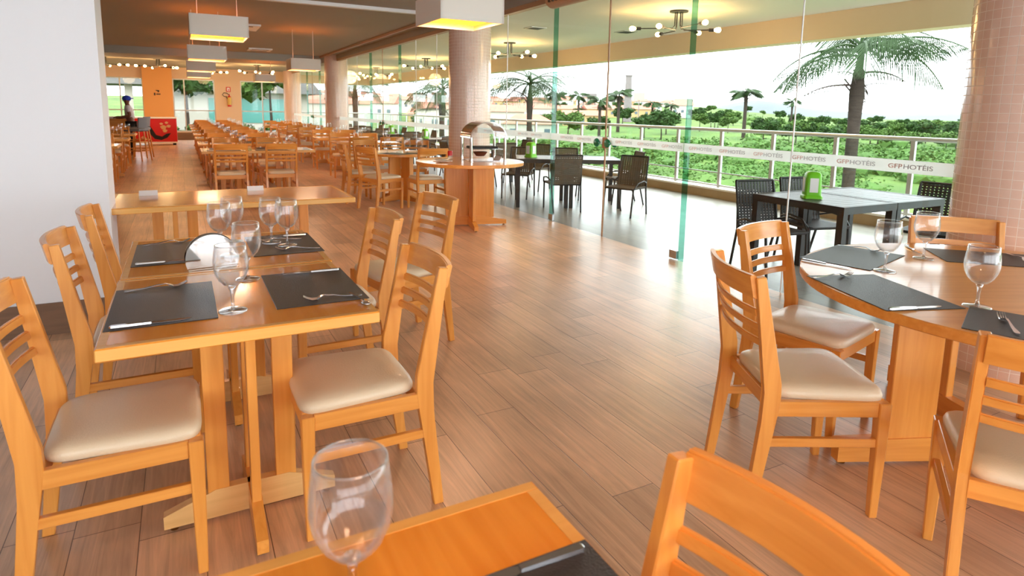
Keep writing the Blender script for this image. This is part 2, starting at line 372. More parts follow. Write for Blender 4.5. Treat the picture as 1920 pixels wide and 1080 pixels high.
# mosaic columns
def column(y, r, nm, mt='mosaic'):
    b = MB(); n = 48; uvl = None
    b.lathe([(r, 0), (r, 2.95)], n, (XG, y, 0)); bm = b.bm; uvl = bm.loops.layers.uv.new('UVMap')
    for f in bm.faces:
        angs = []
        for l in f.loops:
            v = l.vert.co; a = math.atan2(v.y-y, v.x-XG) % (2*PI); angs.append(a)
        if max(angs)-min(angs) > PI: angs = [a+2*PI if a < PI else a for a in angs]
        for l, a in zip(f.loops, angs): l[uvl].uv = (a*r, l.vert.co.z)
    o = b.build(nm, mt, smooth=True); return struct(o)
column(1.74, .342, 'column'); column(9.5, .342, 'column'); column(19.4, .342, 'column'); column(27.9, .342, 'column')
# deck kerb
struct(MB().box(8.12, 13, .07, .3, 36, .14).build('kerb', 'stone_kerb'))
struct(MB().box(8.14, 13, .155, .36, 36, .03).build('kerb_ledge', 'ledge'))
# railing
ral = thing('balcony_railing', 'aluminium balcony railing with glass infill along the terrace edge', 'railing', (8.13, 0, 0))
MB().tube([(0, -4, 1.15), (0, 30.4, 1.15)], .03, 10).build('handrail', 'alu', ral, smooth=True)
MB().box(0, 13.2, .2, .03, 34.4, .03).box(0, 13.2, .42, .02, 34.4, .02).build('bottom_rail', 'alu', ral)
k0 = .36; y = k0-4*1.055
pm = MB().box(0, 0, .655, .04, .055, .97).mesh('post', 'alu'); gm = MB().box(0, .5275, .77, .008, .99, .68).mesh('infill_pane', 'rail_glass')
while y < 30.4:
    for nm, me in (('post', pm), ('infill_pane', gm)):
        o = bpy.data.objects.new(nm, me); COL.objects.link(o); o.parent = ral; o.location = (0, y, 0)
    y += 1.055
ral2 = thing('balcony_railing', 'short aluminium railing closing the far end of the terrace', 'railing', (4.3, 30.5, 0))
MB().tube([(0, 0, 1.15), (3.8, 0, 1.15)], .03, 10).build('handrail', 'alu', ral2, smooth=True)
for k in range(4): MB().box(.1+k*1.2, 0, .58, .05, .04, 1.12).build('post', 'alu', ral2)
MB().box(1.9, 0, .7, 3.8, .008, .75).build('infill_pane', 'rail_glass', ral2)
# ------------------------------------------------------------------ dining chair
def rs(n=0): return n
def make_chair():
    t = thing('dining_chair', '', 'chair')
    post = [(-.252, 0), (-.216, 0), (-.172, .30), (-.150, .43), (-.152, .50), (-.234, .88), (-.268, .876), (-.208, .47), (-.214, .36)]
    for s in (-1, 1):
        b = MB().prism(post, s*.205-.014, s*.205+.014)
        bmesh.ops.bevel(b.bm, geom=b.bm.edges[:], offset=.003, segments=1, affect='EDGES')
        b.build('rear_leg', 'honey_z', t)
        l = MB().loft([[(.215+a*hw, s*(.205)+c*hw-s*ins, z) for a, c in ((-1, -1), (1, -1), (1, 1), (-1, 1))] for z, hw, ins in ((0, .014, 0), (.2, .018, 0), (.435, .021, 0))])
        bmesh.ops.bevel(l.bm, geom=l.bm.edges[:], offset=.003, segments=1, affect='EDGES')
        l.build('front_leg', 'honey_z', t)
        MB().box(.015, s*.207, .41, .36, .022, .055, bev=.002).build('side_rail', 'honey_x', t)
        MB().box(.0, s*.207, .285, .40, .02, .032, bev=.002).build('stretcher', 'honey_x', t)
    MB().box(.218, 0, .41, .022, .38, .055, bev=.002).build('front_rail', 'honey_y', t)
    MB().box(-.165, 0, .41, .022, .39, .055, bev=.002).build('back_rail', 'honey_y', t)
    def slat(z0, z1, bow, th, name, yw=.192):
        rings = []
        n = 14
        for k in range(n+1):
            u = -1+2*k/n; y = u*yw; bx = -bow*(1-u*u)
            def X(z): return -.193-(z-.5)*(.082/.38)*1.0
            rings.append([(X(z0)+bx-th/2, y, z0), (X(z0)+bx+th/2, y, z0), (X(z1)+bx+th/2, y, z1), (X(z1)+bx-th/2, y, z1)])
        b = MB().loft(rings)
        es = [e for e in b.bm.edges if abs(e.verts[0].co.y-e.verts[1].co.y) > .01]
        bmesh.ops.bevel(b.bm, geom=es, offset=.004, segments=2, affect='EDGES')
        return b.build(name, 'honey_y', t, smooth=True)
    slat(.802, .884, .035, .022, 'crest_rail', .206)
    for z in (.749, .695, .641): slat(z-.014, z+.014, .03, .014, 'back_slat')
    # cushion
    b = MB(); rings = []
    N = 36
    def outline(sx, k):
        pts = []
        for i in range(N):
            a = 2*PI*i/N; c, s_ = math.cos(a), math.sin(a)
            ex = .28
            px = math.copysign(abs(c)**ex, c); py = math.copysign(abs(s_)**ex, s_)
            x = .035+px*.198*k; hw = (.205+.008*px) if sx else .2
            pts.append((x, py*hw*k*(1-.03*(1-px)), 0))
        return pts
    for z, k in ((.432, .97), (.437, 1.0), (.452, 1.01), (.466, .985), (.475, .93), (.481, .8), (.484, .5), (.485, .15)):
        rings.append([(x, y, z) for x, y, _ in outline(True, k)])
    b.loft(rings).build('seat_cushion', 'vinyl', t, smooth='all')
    return t
chair = make_chair()
# ------------------------------------------------------------------ tables
def foot_mb(L, th, h0=.045, h1=.1, z0=.015):
    return MB().prism([(-L, z0), (L, z0), (L, z0+h0), (.12, z0+h1), (-.12, z0+h1), (-L, z0+h0)], -th/2, th/2)
def square_table(name, x0, x1, y0, y1, label, ped, h=.75, topmat='top_y', group=None, L=.28, thick=.038):
    cx, cy = (x0+x1)/2, (y0+y1)/2
    t = thing(name, label, 'table', (cx, cy, 0), 0, group)
    W, D = x1-x0, y1-y0
    b = MB().box(0, 0, h-thick/2, W, D, thick, bev=.003)
    for f in b.bm.faces:
        if abs(f.normal.z) < .5: f.material_index = 1
    b.build('tabletop', [topmat, 'edge'], t)
    # raised-looking lighter edge banding flush in the top
    e = .022
    MB().box(0, D/2-e/2-.004, h+.0004, W-.01, e, .001).box(0, -D/2+e/2+.004, h+.0004, W-.01, e, .001).box(W/2-e/2-.004, 0, h+.0004, e, D-.012-2*e, .001).box(-W/2+e/2+.004, 0, h+.0004, e, D-.012-2*e, .001).build('edge_banding', 'edge', t)
    for px, py in ped:
        ox, oy = px-cx, py-cy
        foot_mb(L, .035).build('foot', 'oak', t, (ox, oy, 0)); foot_mb(L, .035).build('foot', 'honey_x', t, (ox, oy, 0), PI/2)
        for dx, dy in ((-.11, 0), (.11, 0), (0, -.11), (0, .11)):
            sx, sy = (.068, .03) if dx else (.03, .055)
            MB().box(ox+dx, oy+dy, (h-thick+.09)/2, sx, sy, h-thick-.09, bev=.002).build('pedestal_slat', 'honey_z', t)
        g = MB()
        for a in range(4):
            c, s = math.cos(a*PI/2), math.sin(a*PI/2)
            MB().lathe([(.012, 0), (.014, .004), (.006, .008), (.006, .016)], 10).build('glide', 'chrome', t, (ox+c*(L-.03), oy+s*(L-.03), 0), smooth=True)
    return t
def round_table(name, cx, cy, r, h, label, rz, L, bw, thick=.04, group=None, r0=.03):
    t = thing(name, label, 'table', (cx, cy, 0), rz, group)
    b = MB().lathe([(r-.004, h-thick), (r, h-thick+.004), (r, h-.004), (r-.004, h)], 72)
    for f in b.bm.faces:
        if abs(f.normal.z) < .9: f.material_index = 1
    b.build('tabletop', ['top_y', 'honey_x'], t, smooth=True)
    for a in (0, PI/2):
        foot_mb(L, .05, .05+.04*(L > .6), .11).build('foot', 'honey_x', t, (0, 0, 0), a)
    for a in range(4):
        c, s = math.cos(a*PI/2), math.sin(a*PI/2)
        M = Matrix.Rotation(a*PI/2, 4, 'Z')
        MB().box(r0+bw/2, 0, (h-thick+.1)/2, bw, .035, h-thick-.1, M=M, bev=.003).build('pedestal_panel', 'honey_z', t)
        MB().lathe([(.014, 0), (.017, .005), (.007, .009), (.007, .018)], 10).build('glide', 'chrome', t, (c*(L-.03), s*(L-.03), 0), smooth=True)
    return t
square_table('dining_table', -.244, .553, 1.965, 2.735, 'honey wood dining table in front, its near edge facing the camera', [(.16, 2.22)])
square_table('dining_table', -.240, .560, 2.741, 3.515, 'honey wood dining table joined behind the nearest full table', [(.16, 3.13)])
square_table('dining_table', -.26, .535, -.62, .91, 'orange wood dining table cut off below the camera with one glass', [(.14, .05)])
square_table('dining_table', -.465, 1.135, 4.655, 5.46, 'long bare wood table set crosswise with two white cards on it', [(-.07, 5.05), (.71, 5.05)], topmat='top_x')
round_table('round_table', 3.0, 1.17, .85, .75, 'large round honey wood table beside the pink tiled column', math.radians(155), .75, .2, r0=.345)
round_table('buffet_table', 3.10, 6.95, .655, .80, 'small round serving table carrying the chrome dome display', math.radians(-14), .46, .27)
round_table('round_table', 2.98, 9.3, .55, .75, 'round dining table behind the chrome dome display', math.radians(20), .4, .2)
# ------------------------------------------------------------------ near chairs
G1 = 'chairs at the front tables'
use(chair, (.525, 2.17, 0), PI, 'honey wood chair nearest on the aisle side of the front table', G1)
use(chair, (.66, 3.13, 0), PI+.02, 'wood chair on the aisle side, directly behind the nearest aisle chair', G1)
use(chair, (1.15, 3.60, 0), PI+.17, 'wood chair pulled out from the table end towards the aisle', G1)
use(chair, (-.225, 2.17, 0), 0, 'honey wood chair nearest the camera on the white wall side', G1)
use(chair, (-.205, 3.09, 0), 0, 'middle chair of the three on the white wall side', G1)
use(chair, (-.175, 3.80, 0), .03, 'farthest of three chairs against the white wall side', G1)
use(chair, (.43, .485, 0), PI, 'orange wood chair back cropped at the bottom of the view', G1)
G2 = 'chairs around the large round table'
def face(x, y, tx, ty): return math.atan2(ty-y, tx-x)
# heading = direction the chair faces; position from rear leg / front leg readings
use(chair, (2.02, 1.48, 0), math.radians(-27), 'chair with its full cushion visible at the round table aisle side', G2)
use(chair, (2.575, 1.84, 0), math.radians(-77), 'chair tucked between the round table and the glass wall', G2)
use(chair, (3.50, 1.63, 0), math.radians(225), 'chair behind the round table in front of the tiled column', G2)
use(chair, (2.115, .75, 0), math.radians(34), 'chair at the far right cropped by the picture edge', G2)
# ------------------------------------------------------------------ table-top things
MAT = MB().box(0, 0, .0012, .31, .465, .0024, bev=.0008)
pm_ = MAT.build('placemat', 'slate_mat'); tag(pm_, '', 'placemat')
def at_mat(x, y, a, label, h=.7505, group='dark placemats'): return use(pm_, (x, y, h), a, label, group)
at_mat(-.082, 2.345, 0, 'dark placemat nearest the camera, white wall side')
at_mat(.405, 2.355, 0, 'dark placemat nearest the camera, aisle side')
at_mat(-.060, 3.17, 0, 'dark placemat behind the round napkin holder')
at_mat(.412, 3.17, 0, 'dark placemat carrying two wine glasses')
at_mat(2.365, 1.40, math.radians(-20)+.0, 'dark placemat on round table in front of the full cushion chair')
at_mat(2.83, 1.82, math.radians(-76), 'dark placemat at the window edge of the round table')
at_mat(3.43, 1.52, math.radians(46), 'dark placemat before the chair by the tiled column')
at_mat(2.42, .865, math.radians(22), 'dark placemat with upturned fork at the picture edge')
at_mat(.375, .50, 0, 'dark placemat cropped on the orange foreground table')
GPROF = [(.012, .085), (.026, .092), (.040, .108), (.050, .130), (.054, .152), (.0535, .172), (.051, .195), (.0475, .222)]
def make_glass():
    t = thing('wine_glass', '', 'wine glass')
    MB().lathe([(.044, 0), (.045, .0015), (.042, .004), (.014, .008), (.007, .011), (.0, .011)], 36).build('foot', 'wine_solid', t, smooth='all')
    MB().lathe([(.007, .011), (.005, .03), (.005, .05), (.007, .07), (.012, .085)], 16).build('stem', 'wine_solid', t, smooth='all')
    o = GPROF
    prof = o+[(.0463, .2228), (.0452, .222)]+[(r-.0026, z+.0014) for r, z in reversed(o[1:-1])]+[(.004, .0905)]
    b = MB(); n = 44
    b.loft([[(r*math.cos(2*PI*k/n), r*math.sin(2*PI*k/n), z) for k in range(n)] for r, z in prof], cap=False)
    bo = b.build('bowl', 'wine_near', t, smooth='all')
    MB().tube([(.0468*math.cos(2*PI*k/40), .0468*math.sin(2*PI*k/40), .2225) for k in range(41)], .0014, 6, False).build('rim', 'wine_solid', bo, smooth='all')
    return t
glass = make_glass()
GG = 'clear stemmed wine glasses'
def wg_(x, y, label, h=.7505): return use(glass, (x, y, h), random.uniform(0, 6), label, GG)
wg_(.12, 2.17, 'wine glass nearest on the front table, beside the near placemat')
wg_(.20, 2.56, 'wine glass on the seam of the joined tables next to napkins')
wg_(.427, 3.12, 'wine glass standing closer of the pair on the aisle placemat', .753)
wg_(.365, 3.21, 'wine glass standing farther of the pair on the aisle placemat', .753)
wg_(.135, 3.16, 'wine glass on the far wood strip, left in front of its neighbour')
wg_(.20, 3.32, 'rearmost wine glass of the middle cluster on joined tables')
wg_(2.70, 1.585, 'wine glass on round table between the two window side placemats')
wg_(3.12, 1.655, 'wine glass farthest back on the round table near the column')
wg_(2.495, 1.125, 'large looking wine glass nearest the camera on the round table')
wg_(.17, .752, 'out of focus wine glass on the orange foreground table')
def cutlery_curve(pts, ws, th=.0025):
    rings = []
    for (x, z), wv in zip(pts, ws):
        rings.append([(x, -wv/2, z), (x, wv/2, z), (x, wv/2, z+th), (x, -wv/2, z+th)])
    return rings
def make_fork():
    t = thing('fork', '', 'fork')
    L = cutlery_curve([(-.1, .004), (-.09, .004), (-.04, .006), (.0, .012), (.03, .014), (.045, .008), (.055, .003)], [.012, .016, .010, .006, .008, .022, .024])
    MB().loft(L).build('handle', 'steel', t, smooth=True)
    b = MB()
    for k in range(4):
        y = (-1.5+k)*.0066
        b.tube([(.053, y, .004), (.07, y, .003), (.088, y, .009), (.1, y, .016)], [.0022, .002, .0018, .0012], 6)
    b.build('tines', 'steel', t, smooth=True); return t
def make_knife():
    t = thing('table_knife', '', 'knife')
    b = MB().loft([[(x, -w/2, .001), (x, w/2, .001), (x, w*.4, .001+h), (x, -w*.4, .001+h)] for x, w, h in ((-.11, .008, .004), (-.105, .017, .006), (-.06, .016, .006), (.0, .012, .005))])
    b.build('handle', 'steel', t, smooth=True)
    MB().loft([[(x, -w/2+o, .0015), (x, w/2+o, .0015), (x, w/2+o, .003), (x, -w/2+o, .0028)] for x, w, o in ((0, .012, 0), (.01, .018, 0), (.07, .019, 0), (.1, .012, .002), (.11, .003, .005))]).build('blade', 'steel', t, smooth=True)
    return t
fork = make_fork(); knife = make_knife()
def seg(p, ax, ay, bx, by, label, z=.753):
    a = math.atan2(by-ay, bx-ax); return use(p, ((ax+bx)/2, (ay+by)/2, z), a, label)
seg(fork, -.21, 2.535, -.01, 2.56, 'fork at the far edge of the nearest wall side placemat')
seg(knife, -.225, 2.14, .0, 2.135, 'knife along the near edge of the wall side placemat')
seg(fork, -.19, 3.36, .01, 3.39, 'fork resting on the placemat behind the napkin holder')
seg(knife, -.20, 2.975, .02, 2.98, 'knife next to the seam, before the rear wall side placemat')
seg(knife, .55, 3.345, .33, 3.36, 'knife at the far edge of the glass carrying placemat')
seg(fork, .555, 2.985, .36, 3.03, 'fork on the near edge of the glass carrying placemat')
seg(fork, .50, 3.235, .32, 3.25, 'fork lying behind the pair of glasses')
seg(knife, .545, 2.555, .33, 2.565, 'knife at the far edge of the nearest aisle placemat')
seg(fork, .54, 2.155, .345, 2.18, 'fork at the near edge of the nearest aisle placemat')
seg(knife, 2.165, 1.235, 2.36, 1.175, 'knife on the round table placemat nearest the aisle')
seg(fork, 2.28, 1.62, 2.47, 1.59, 'fork at the window end of the aisle side round placemat')
seg(knife, 2.535, 1.88, 2.585, 1.66, 'knife on the window edge round table placemat')
seg(fork, 2.985, 2.0, 3.045, 1.82, 'fork on the far end of the window edge placemat')
seg(fork, 2.275, .905, 2.435, 1.025, 'fork with raised tines at the picture edge')
seg(knife, 3.35, 1.875, 3.19, 1.70, 'knife and its handle at the window end of the column placemat')
seg(fork, 3.60, 1.52, 3.49, 1.38, 'fork at the column end of the rear round table placemat')
seg(knife, .515, .715, .295, .72, 'large blurred knife on the foreground placemat')
# spoon hanging over the table edge at aisle side
sp = thing('spoon', 'spoon tipping over the aisle corner of the front table', 'spoon', (.52, 2.115, .7545), -1.4)
MB().loft(cutlery_curve([(-.08, .003), (-.05, .004), (.0, .008), (.04, .006)], [.012, .012, .006, .006])).build('handle', 'steel', sp, smooth=True)
MB().ico((.06, 0, .003), .022, 2, (1, .72, .25)).build('spoon_bowl', 'steel', sp, smooth='all')
# napkin holder: two half discs holding white paper
nh = thing('napkin_holder', 'round chrome napkin holder with white paper napkins on front table', 'napkin holder', (.085, 2.80, .7505), math.radians(4))
def disc(cy, r, th, name, mt, cut):
    pts = [(r*math.cos(a), cut+r*math.sin(a)) for a in [(-.25+1.5*k/32)*PI for k in range(33)]]
    pts = [(x, max(z, 0)) for x, z in pts]
    return MB().prism(pts, cy-th/2, cy+th/2).build(name, mt, nh, smooth=True)
disc(-.022, .1, .003, 'side_plate', 'chrome', .045); disc(.022, .1, .003, 'side_plate', 'chrome', .045)
disc(0, .085, .034, 'napkins', 'paper', .05)
MB().box(0, 0, .002, .11, .045, .004).build('base', 'chrome', nh)
for i, (x, y, l) in enumerate(((-.24, 5.30, 'folded white card on the crosswise table near the wall end'), (.50, 5.33, 'folded white card on the crosswise table under the wine glasses'))):
    tag(MB().prism([(-.035, 0), (.035, 0), (.002, .035), (-.002, .035)], -.06, .06).build('table_card', 'paper', None, (x, y, .7505), PI/2), l, 'card')
# ------------------------------------------------------------------ dome display on buffet table
dm = thing('food_display', 'chrome arched display case with clear front on the small round table', 'display case', (3.27, 6.93, .8005), math.radians(-6))
for x in (-.215, .215):
    for y in (-.17, .2):
        MB().lathe([(.026, 0), (.026, .006), (.018, .008), (.018, .29)], 16).build('post', 'chrome', dm, (x, y, 0), smooth=True)
pts_o = [(.235*math.cos(a), .28+.2*math.sin(a)) for a in [PI*k/24 for k in range(25)]]
pts_i = [(.222*math.cos(a), .28+.188*math.sin(a)) for a in [PI*k/24 for k in range(24, -1, -1)]]
MB().prism(pts_o+pts_i, -.185, .215).build('dome', 'chrome', dm, smooth=True)
MB().prism([(.22*math.cos(a), .28+.186*math.sin(a)) for a in [PI*k/24 for k in range(25)]], -.183, -.178).build('end_pane', 'acrylic', dm)
MB().box(0, 0, .15, .40, .32, .012).build('shelf', 'acrylic', dm)
MB().box(-.02, .0, .165, .34, .22, .03, bev=.008).build('tray', 'black', dm)
MB().lathe([(.05, 0), (.09, .05), (.085, .052), (.045, .006)], 20).build('basket', 'bread', dm, (-.05, -.02, .06), smooth=True)
MB().box(.0, 0, .006, .42, .36, .012).build('base', 'steel', dm)
MB().box(.12, -.05, .07, .01, .2, .16, M=Matrix.Rotation(.6, 4, 'Y')).build('price_card', 'paper', dm)
pl = MB().lathe([(.05, 0), (.055, .002), (.1, .014), (.1, .017), (.05, .006), (0, .005)], 32).build('plate', 'plate', smooth=True); tag(pl, '', 'plate')
use(pl, (2.72, 6.86, .8005), 0, 'white plate nearest the rim of the small round table', 'plates by the dome display')
use(pl, (2.78, 7.10, .8005), 0, 'white plate behind the first plate beside the dome display', 'plates by the dome display')
cup = thing('sauce_jar', 'small red sauce jar between the plates and the dome display', 'jar', (2.93, 7.18, .8005))
MB().lathe([(.03, 0), (.032, .01), (.03, .09), (.02, .1)], 16).build('jar_body', 'acrylic', cup, smooth=True)
MB().lathe([(.027, .05), (.031, .052), (.031, .1), (.027, .11)], 16).build('jar_content', 'red_paint', cup, smooth=True)
# ------------------------------------------------------------------ distant dining tables
far_g = thing('wine_glass', '', 'wine glass')
bpy.data.objects.remove(far_g)
gp = [(.044, 0), (.038, .005), (.007, .011), (.0055, .05), (.012, .085), (.040, .108), (.054, .152), (.0475, .222)]
b_ = MB(); n_ = 14
b_.loft([[(r*math.cos(2*PI*k/n_), r*math.sin(2*PI*k/n_), z) for k in range(n_)] for r, z in gp], cap=False)
fg_glass = b_.build('wine_glass', 'wine', smooth='all'); tag(fg_glass, '', 'wine glass')
USED_far = [0]
def farglass(x, y, label, group, h=.7505): return use(fg_glass, (x, y, h), 0, label, group)
tb_proto = {}
def far_table(x0, x1, y, d, label, group, peds):
    key = (round(x1-x0, 2), d)
    if key not in tb_proto:
        t = square_table('dining_table', x0, x1, y-d/2, y+d/2, label, [(x, y) for x in peds], topmat='top_x', group=group)
        tb_proto[key] = (t, (x0+x1)/2)
    else:
        t, _ = tb_proto[key]; dup(t, ((x0+x1)/2, y, 0), 0, label, group)
for k in range(8):
    y = 10.45+1.95*k
    nm = ORD[k]
    far_table(.24, 1.84, y, .8, 'crosswise wood table, %s from the camera in the long centre row' % nm, 'crosswise tables of the centre row', [.64, 1.44])
    for j, x in enumerate((.60, 1.27)):
        sd = ('freezer aisle', 'window')[j]
        use(chair, (x, y-.665, 0), PI/2, 'wood chair, near side of %s centre row table, %s half' % (nm, sd), 'centre row chairs')
        use(chair, (x+.05, y+.665, 0), -PI/2, 'wood chair, far side of %s centre row table, %s half' % (nm, sd), 'centre row chairs')
        at = [(x, y-.22, 'near'), (x+.05, y+.22, 'far')]
        for gx, gy, s in at:
            use(pm_, (gx-.05, gy, .7505), PI/2, 'dark placemat, %s side of %s centre row table, %s half' % (s, nm, sd), 'dark placemats')
        farglass(x+.22, y-.1, 'wine glass, near side of %s centre row table, %s half' % (nm, sd), 'wine glasses of the centre row')
        farglass(x+.26, y+.08, 'wine glass, far side of %s centre row table, %s half' % (nm, sd), 'wine glasses of the centre row')
for k in range(7):
    y = 12.35+1.9*k
    if abs(y-19.4) < .6: y += .0
    nm = ORD[k]
    far_table(2.62, 3.82, y, .75, 'wood table, %s of the row along the glass wall' % nm, 'tables along the glass wall', [3.22])
    for j, x in enumerate((2.92, 3.5)):
        sd = ('room', 'glass')[j]
        if k not in (1, 2) or j == 1:
            use(chair, (x, y-.64, 0), PI/2, 'wood chair, near side of %s glass row table, %s half' % (nm, sd), 'glass row chairs')
        use(chair, (x, y+.64, 0), -PI/2, 'wood chair, far side of %s glass row table, %s half' % (nm, sd), 'glass row chairs')
        farglass(x+.1, y-.12, 'wine glass, near side of %s glass row table, %s half' % (nm, sd), 'wine glasses of the glass row')
        farglass(x+.22, y+.1, 'wine glass, far side of %s glass row table, %s half' % (nm, sd), 'wine glasses of the glass row')
for k in range(3):
    y = 12.0+2.2*k; nm = ORD[k]
    far_table(-2.5, -.9, y, .8, 'wood table, %s one behind the white wall end' % nm, 'tables behind the white wall', [-2.1, -1.3])
    for j, x in enumerate((-1.3, -2.05)):
        sd = ('aisle', 'wall')[j]
        use(chair, (x, y-.68, 0), PI/2, 'wood chair, near side of %s table behind the white wall, %s end' % (nm, sd), 'chairs behind the white wall')
        use(chair, (x, y+.68, 0), -PI/2, 'wood chair, far side of %s table behind the white wall, %s end' % (nm, sd), 'chairs behind the white wall')
    for j, (gx, gy) in enumerate(((-1.05, -.1), (-1.2, .12), (-1.5, -.05))):
        farglass(gx, y+gy, 'wine glass, %s from the aisle on the %s table behind the white wall' % (ORD[j], nm), 'wine glasses behind the white wall')
# round table group behind the display
G3 = 'chairs around the round table behind the dome display'
use(chair, (2.47, 8.66, 0), math.radians(22), 'chair showing its dark slatted back left of the small round table', G3)
use(chair, (2.36, 9.42, 0), math.radians(-2), 'chair behind the dark slatted one at the rear round table', G3)
use(chair, (3.05, 8.33, 0), PI/2, 'chair with its back to the small round table and dome display', G3)
use(chair, (3.45, 10.02, 0), math.radians(-115), 'chair on the far side of the rear round table, by the column', G3)
use(chair, (2.75, 10.12, 0), math.radians(-80), 'chair on the far side of the rear round table, room side', G3)
for i, (x, y) in enumerate(((2.72, 9.15), (2.95, 9.3), (3.02, 9.12), (3.25, 9.2), (3.3, 9.38))):
    farglass(x, y, 'wine glass, %s from the room side on the rear round table' % ORD[i], 'wine glasses on the rear round table')
use(pm_, (2.8, 9.0, .7505), .5, 'dark placemat on the rear round table, room side', 'dark placemats')
use(pm_, (3.2, 8.97, .7505), 1.3, 'dark placemat on the rear round table, column side', 'dark placemats')
# ------------------------------------------------------------------ bar corner, freezer, person
bar = thing('bar_counter', 'wooden bar counter behind the white wall where a person leans', 'counter', (-3.3, 20.6, 0))
MB().box(0, 0, .5, 4.2, .5, 1.0).build('counter_body', 'honey_x', bar); MB().box(0, -.05, 1.03, 4.3, .65, .05, bev=.005).build('countertop', 'white_plastic', bar)
cm = thing('coffee_machine', 'dark coffee machine standing on the bar counter', 'machine', (-2.12, 20.6, 1.056))
MB().box(0, 0, .2, .3, .35, .4, bev=.02, seg=2).build('machine_body', 'dark_metal', cm); MB().box(0, -.2, .04, .3, .1, .05).build('drip_tray', 'steel', cm); MB().box(0, -.2, .3, .2, .06, .08).build('spout', 'black', cm)
def make_stool():
    t = thing('bar_stool', '', 'stool')
    for sx in (-1, 1):
        for sy in (-1, 1):
            MB().tube([(sx*.24, sy*.2, 0), (sx*.17, sy*.16, .74)], .017, 8).build('leg', 'honey_z', t, smooth=True)
    for z, k in ((.25, 1), (.48, .86)):
        MB().tube([(-.21*k, -.18*k, z), (.21*k, -.18*k, z), (.21*k, .18*k, z), (-.21*k, .18*k, z), (-.21*k, -.18*k, z)], .011, 6).build('footrest', 'honey_x', t, smooth=True)
    MB().box(0, 0, .77, .42, .4, .07, bev=.02, seg=2).build('seat', 'grey_uphol', t, smooth=True)
    MB().loft([[(-.19-.03*(1-(y/.19)**2)+a, y, z) for a, z in ((0, .82), (.03, .82), (.0, 1.08), (-.03, 1.08))] for y in [(-.19+.38*i/10) for i in range(11)]]).build('backrest', 'grey_uphol', t, smooth=True)
    return t
stool = make_stool()
use(stool, (-1.0, 18.2, 0), math.radians(150), 'tall grey upholstered bar stool nearest the camera', 'bar stools')
use(stool, (-.98, 19.25, 0), math.radians(160), 'tall grey upholstered bar stool beside the red freezer', 'bar stools')
fz = thing('ice_cream_freezer', 'red chest freezer with dark swirl print at the room end', 'freezer', (-.88, 25.3, 0))
MB().box(0, 0, .5, 1.5, .75, .84, bev=.02, seg=2).build('cabinet', 'red_paint', fz)
MB().box(0, 0, .94, 1.54, .79, .05, bev=.01).build('lid', 'white_plastic', fz); MB().box(0, -.385, .095, 1.5, .02, .05).build('trim_strip', 'white_plastic', fz)
for i, (a, b_) in enumerate(((.3, .55),)):
    sw = [(-.30, .78), (-.22, .83), (-.08, .70), (.02, .52), (.10, .36), (.28, .30), (.42, .40), (.56, .42), (.44, .26), (.26, .18), (.06, .22), (-.08, .40), (-.20, .58)]
    MB().prism(sw, -.384, -.378).build('swirl_print', 'black', fz)
for c in ((.34, .62, .09), (.5, .66, .06), (.28, .74, .05), (.44, .78, .05), (.38, .5, .07)):
    MB().prism([(c[0]+c[2]*(1+.25*math.sin(5*a))*math.cos(a), c[1]+c[2]*.8*math.sin(a)) for a in [2*PI*k/16 for k in range(16)]], -.386, -.379).build('cream_print', 'cream', fz)
MB().prism([(-.36, .26), (-.3, .32), (-.1, .2), (.0, .16), (-.12, .17)], -.386, -.379).build('cream_print', 'cream', fz)
for x in (-.65, .65): MB().box(x, 0, .04, .1, .5, .08).build('caster', 'black', fz)
# person
ps = thing('person', 'person in blue cap and grey shirt leaning on the bar counter', 'person', (-1.18, 19.75, 0), 0)
def skin(name, pts, edges, radii, mt, sub=2):
    me = bpy.data.meshes.new(name); me.from_pydata(pts, edges, []); o = bpy.data.objects.new(name, me); COL.objects.link(o)
    md = o.modifiers.new('skin', 'SKIN'); md.use_smooth_shade = True
    for v, r in zip(me.skin_vertices[0].data, radii): v.radius = (r if isinstance(r, tuple) else (r, r))
    me.skin_vertices[0].data[0].use_root = True
    s = o.modifiers.new('sub', 'SUBSURF'); s.levels = s.render_levels = sub
    bpy.context.view_layer.update(); dg = bpy.context.evaluated_depsgraph_get(); nm = bpy.data.meshes.new_from_object(o.evaluated_get(dg))
    bpy.data.objects.remove(o); nm.materials.clear(); nm.materials.append(MATS[mt])
    for p in nm.polygons: p.use_smooth = True
    o = bpy.data.objects.new(name, nm); COL.objects.link(o); o.parent = ps; return o
# body: pelvis0 spine1 chest2 neck3 headbase4 head5 headtop6 ; arms ; legs. faces -x / camera, arms on counter towards -x
P = [(0, 0, .92), (-.03, 0, 1.1), (-.05, 0, 1.28), (-.06, 0, 1.38), (-.07, 0, 1.42), (-.075, 0, 1.49), (-.07, 0, 1.56),
     (-.05, -.17, 1.31), (.0, -.24, 1.09), (-.22, -.2, 1.04), (-.30, -.18, 1.04), (-.05, .17, 1.31), (-.02, .24, 1.09), (-.24, .16, 1.05), (-.32, .14, 1.05),
     (0, -.09, .88), (0, -.1, .48), (0, -.1, .08), (-.14, -.1, .03), (0, .09, .88), (0, .1, .48), (0, .1, .08), (-.14, .1, .03)]
E_ = [(0, 1), (1, 2), (2, 3), (3, 4), (4, 5), (5, 6), (2, 7), (7, 8), (8, 9), (9, 10), (2, 11), (11, 12), (12, 13), (13, 14), (0, 15), (15, 16), (16, 17), (17, 18), (0, 19), (19, 20), (20, 21), (21, 22)]
